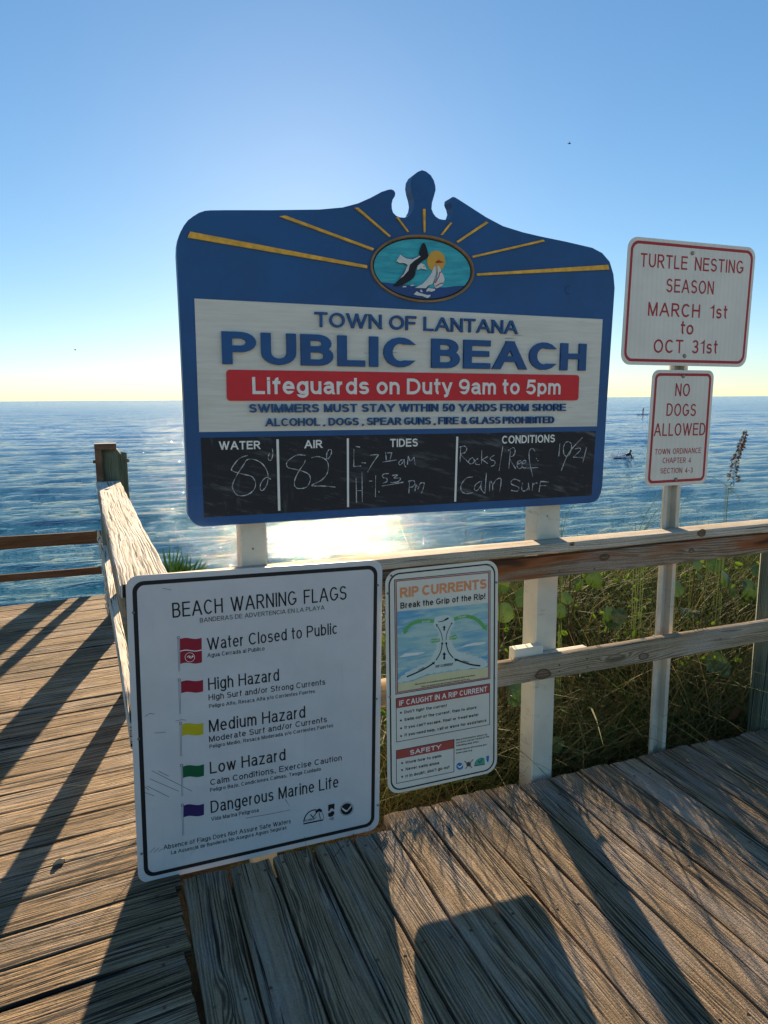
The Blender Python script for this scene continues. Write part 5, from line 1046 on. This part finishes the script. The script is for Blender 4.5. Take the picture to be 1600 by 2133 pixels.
def skinned(name, mat, parent, pts, edges, rad):
    og = origin(parent); me = bpy.data.meshes.new(name); me.from_pydata([tuple(Vector(p)-og) for p in pts], edges, [])
    o = bpy.data.objects.new(name, me); S.collection.objects.link(o)
    sk = o.modifiers.new('skin', 'SKIN'); 
    for v, r in zip(me.skin_vertices[0].data, rad): v.radius = (r, r)
    me.skin_vertices[0].data[0].use_root = True
    sb = o.modifiers.new('sub', 'SUBSURF'); sb.levels = sb.render_levels = 2
    dg = bpy.context.evaluated_depsgraph_get(); nm = bpy.data.meshes.new_from_object(o.evaluated_get(dg))
    bpy.data.objects.remove(o); nm.name = name; nm.materials.clear(); nm.materials.append(mat)
    return link(bpy.data.objects.new(name, nm), parent)
def person(parent, base, fx, pts, rad, edges, mat):
    sx = Vector((-fx.y, fx.x, 0)); P = [base+fx*a+sx*b+Vector((0, 0, c)) for a, b, c in pts]
    return skinned('body', mat, parent, P, edges, rad)
STAND = [(0, 0, .95), (0, 0, 1.15), (.03, 0, 1.42), (.05, 0, 1.53), (.07, 0, 1.66), (.08, 0, 1.74), (0, .10, .90), (.05, .13, .50), (0, .14, .06), (.12, .15, .03), (0, -.10, .90), (.05, -.13, .50), (0, -.14, .06), (.12, -.15, .03), (.03, .20, 1.40), (.14, .27, 1.15), (.34, .22, 1.10), (.03, -.20, 1.40), (.15, -.10, 1.22), (.32, .12, 1.38)]
SE = [(0, 1), (1, 2), (2, 3), (3, 4), (4, 5), (0, 6), (6, 7), (7, 8), (8, 9), (0, 10), (10, 11), (11, 12), (12, 13), (2, 14), (14, 15), (15, 16), (2, 17), (17, 18), (18, 19)]
SR = [.13, .12, .14, .06, .10, .08, .09, .065, .045, .035, .09, .065, .045, .035, .065, .045, .035, .065, .045, .035]
SUIT = flat('dark_swimwear', (.02, .025, .035), .7); SKIN = flat('swimmer_skin', (.16, .085, .055), .6); BOARDM = flat('pale_board', (.55, .55, .52), .4)  # skin is one even brown
def hull(name, parent, c, fx, L, Wd, T, mat):
    sx = Vector((-fx.y, fx.x, 0)); mb = MB(); P = []
    for i in range(13):
        s = -1+i/6; w = Wd/2*math.sqrt(max(0.002, 1-abs(s)**2.4)); rk = .10*abs(s)**3
        P.append([c+fx*(s*L/2)+sx*(w*math.cos(6.2832*k/10))+Vector((0, 0, rk+T/2*math.sin(6.2832*k/10))) for k in range(11)])
    mb.grid(P); return mb.build(name, mat, parent)
c = onz(1339, 862, SEA); k = 0.93; q = EYE+(c-EYE)*k; q = Vector((q.x, q.y, SEA+.06)); fx = Vector((.96, -.28, 0)).normalized()
t = thing('paddleboarder', tuple(q), 'distant dark figure standing on a paddleboard near the horizon', 'person')
hull('paddleboard', t, q+Vector((0, 0, .06)), fx, 3.0, .8, .14, SUIT)
person(t, q+Vector((0, 0, .11)), fx, STAND, SR, SE, SUIT)
mb = MB(); a = q+fx*.34+Vector((0, .2, 1.5)); b = q+fx*.55+Vector((0, .35, -.1)); mb.tube([a, b], .02, 6); mb.tube([b, b+(b-a).normalized()*.4], [.09, .06], 8); mb.build('paddle', SUIT, t)
c = onz(1303, 953, SEA); q = Vector((c.x, c.y, SEA+.03)); fx = Vector((.97, -.25, 0)).normalized()
t = thing('surfer', tuple(q), 'surfer lying on a board with raised head in white splash, right of the blue sign', 'person')
hull('surfboard', t, q+Vector((0, 0, -.01)), fx, 1.5, .45, .07, BOARDM)
PR = [(-.15, 0, .18), (.05, 0, .22), (.28, 0, .36), (.34, 0, .46), (.40, 0, .58), (.42, 0, .66), (-.35, .09, .15), (-.7, .12, .13), (-1.05, .13, .16), (-1.2, .13, .2), (-.35, -.09, .15), (-.7, -.12, .13), (-1.05, -.13, .22), (-1.2, -.13, .3), (.28, .2, .34), (.42, .3, .16), (.62, .3, .03), (.28, -.2, .34), (.36, -.32, .16), (.3, -.36, .0)]
person(t, q-Vector((0, 0, .10)), fx, PR, SR, SE, SUIT)
g = G('white_spray'); n = g.noise(g.obj(), 9.0, 3.0); g.set(color=(.85, .87, .88), rough=.6); SPRAY = g.mat
mb = MB(); sx = Vector((-fx.y, fx.x, 0))
for i in range(1100):
    a = -random.random()**1.2*2.4; h = abs(random.gauss(0, .2))*max(.15, 1-abs(a+.75)/.9) if random.random() < .7 else .02
    p = q+fx*(a-.1)+sx*(random.gauss(0, .25)-.25)+Vector((0, 0, .02+h)); r = random.uniform(.015, .05)
    mb.add([p+Vector((r, 0, 0)), p+Vector((-r*.5, r*.8, 0)), p+Vector((-r*.5, -r*.8, 0)), p+Vector((0, 0, r*.9))], [(0, 1, 3), (1, 2, 3), (2, 0, 3), (0, 2, 1)])
tag(mb.build('splash', SPRAY), 'white water splash behind the surfer', 'splash', kind='stuff')
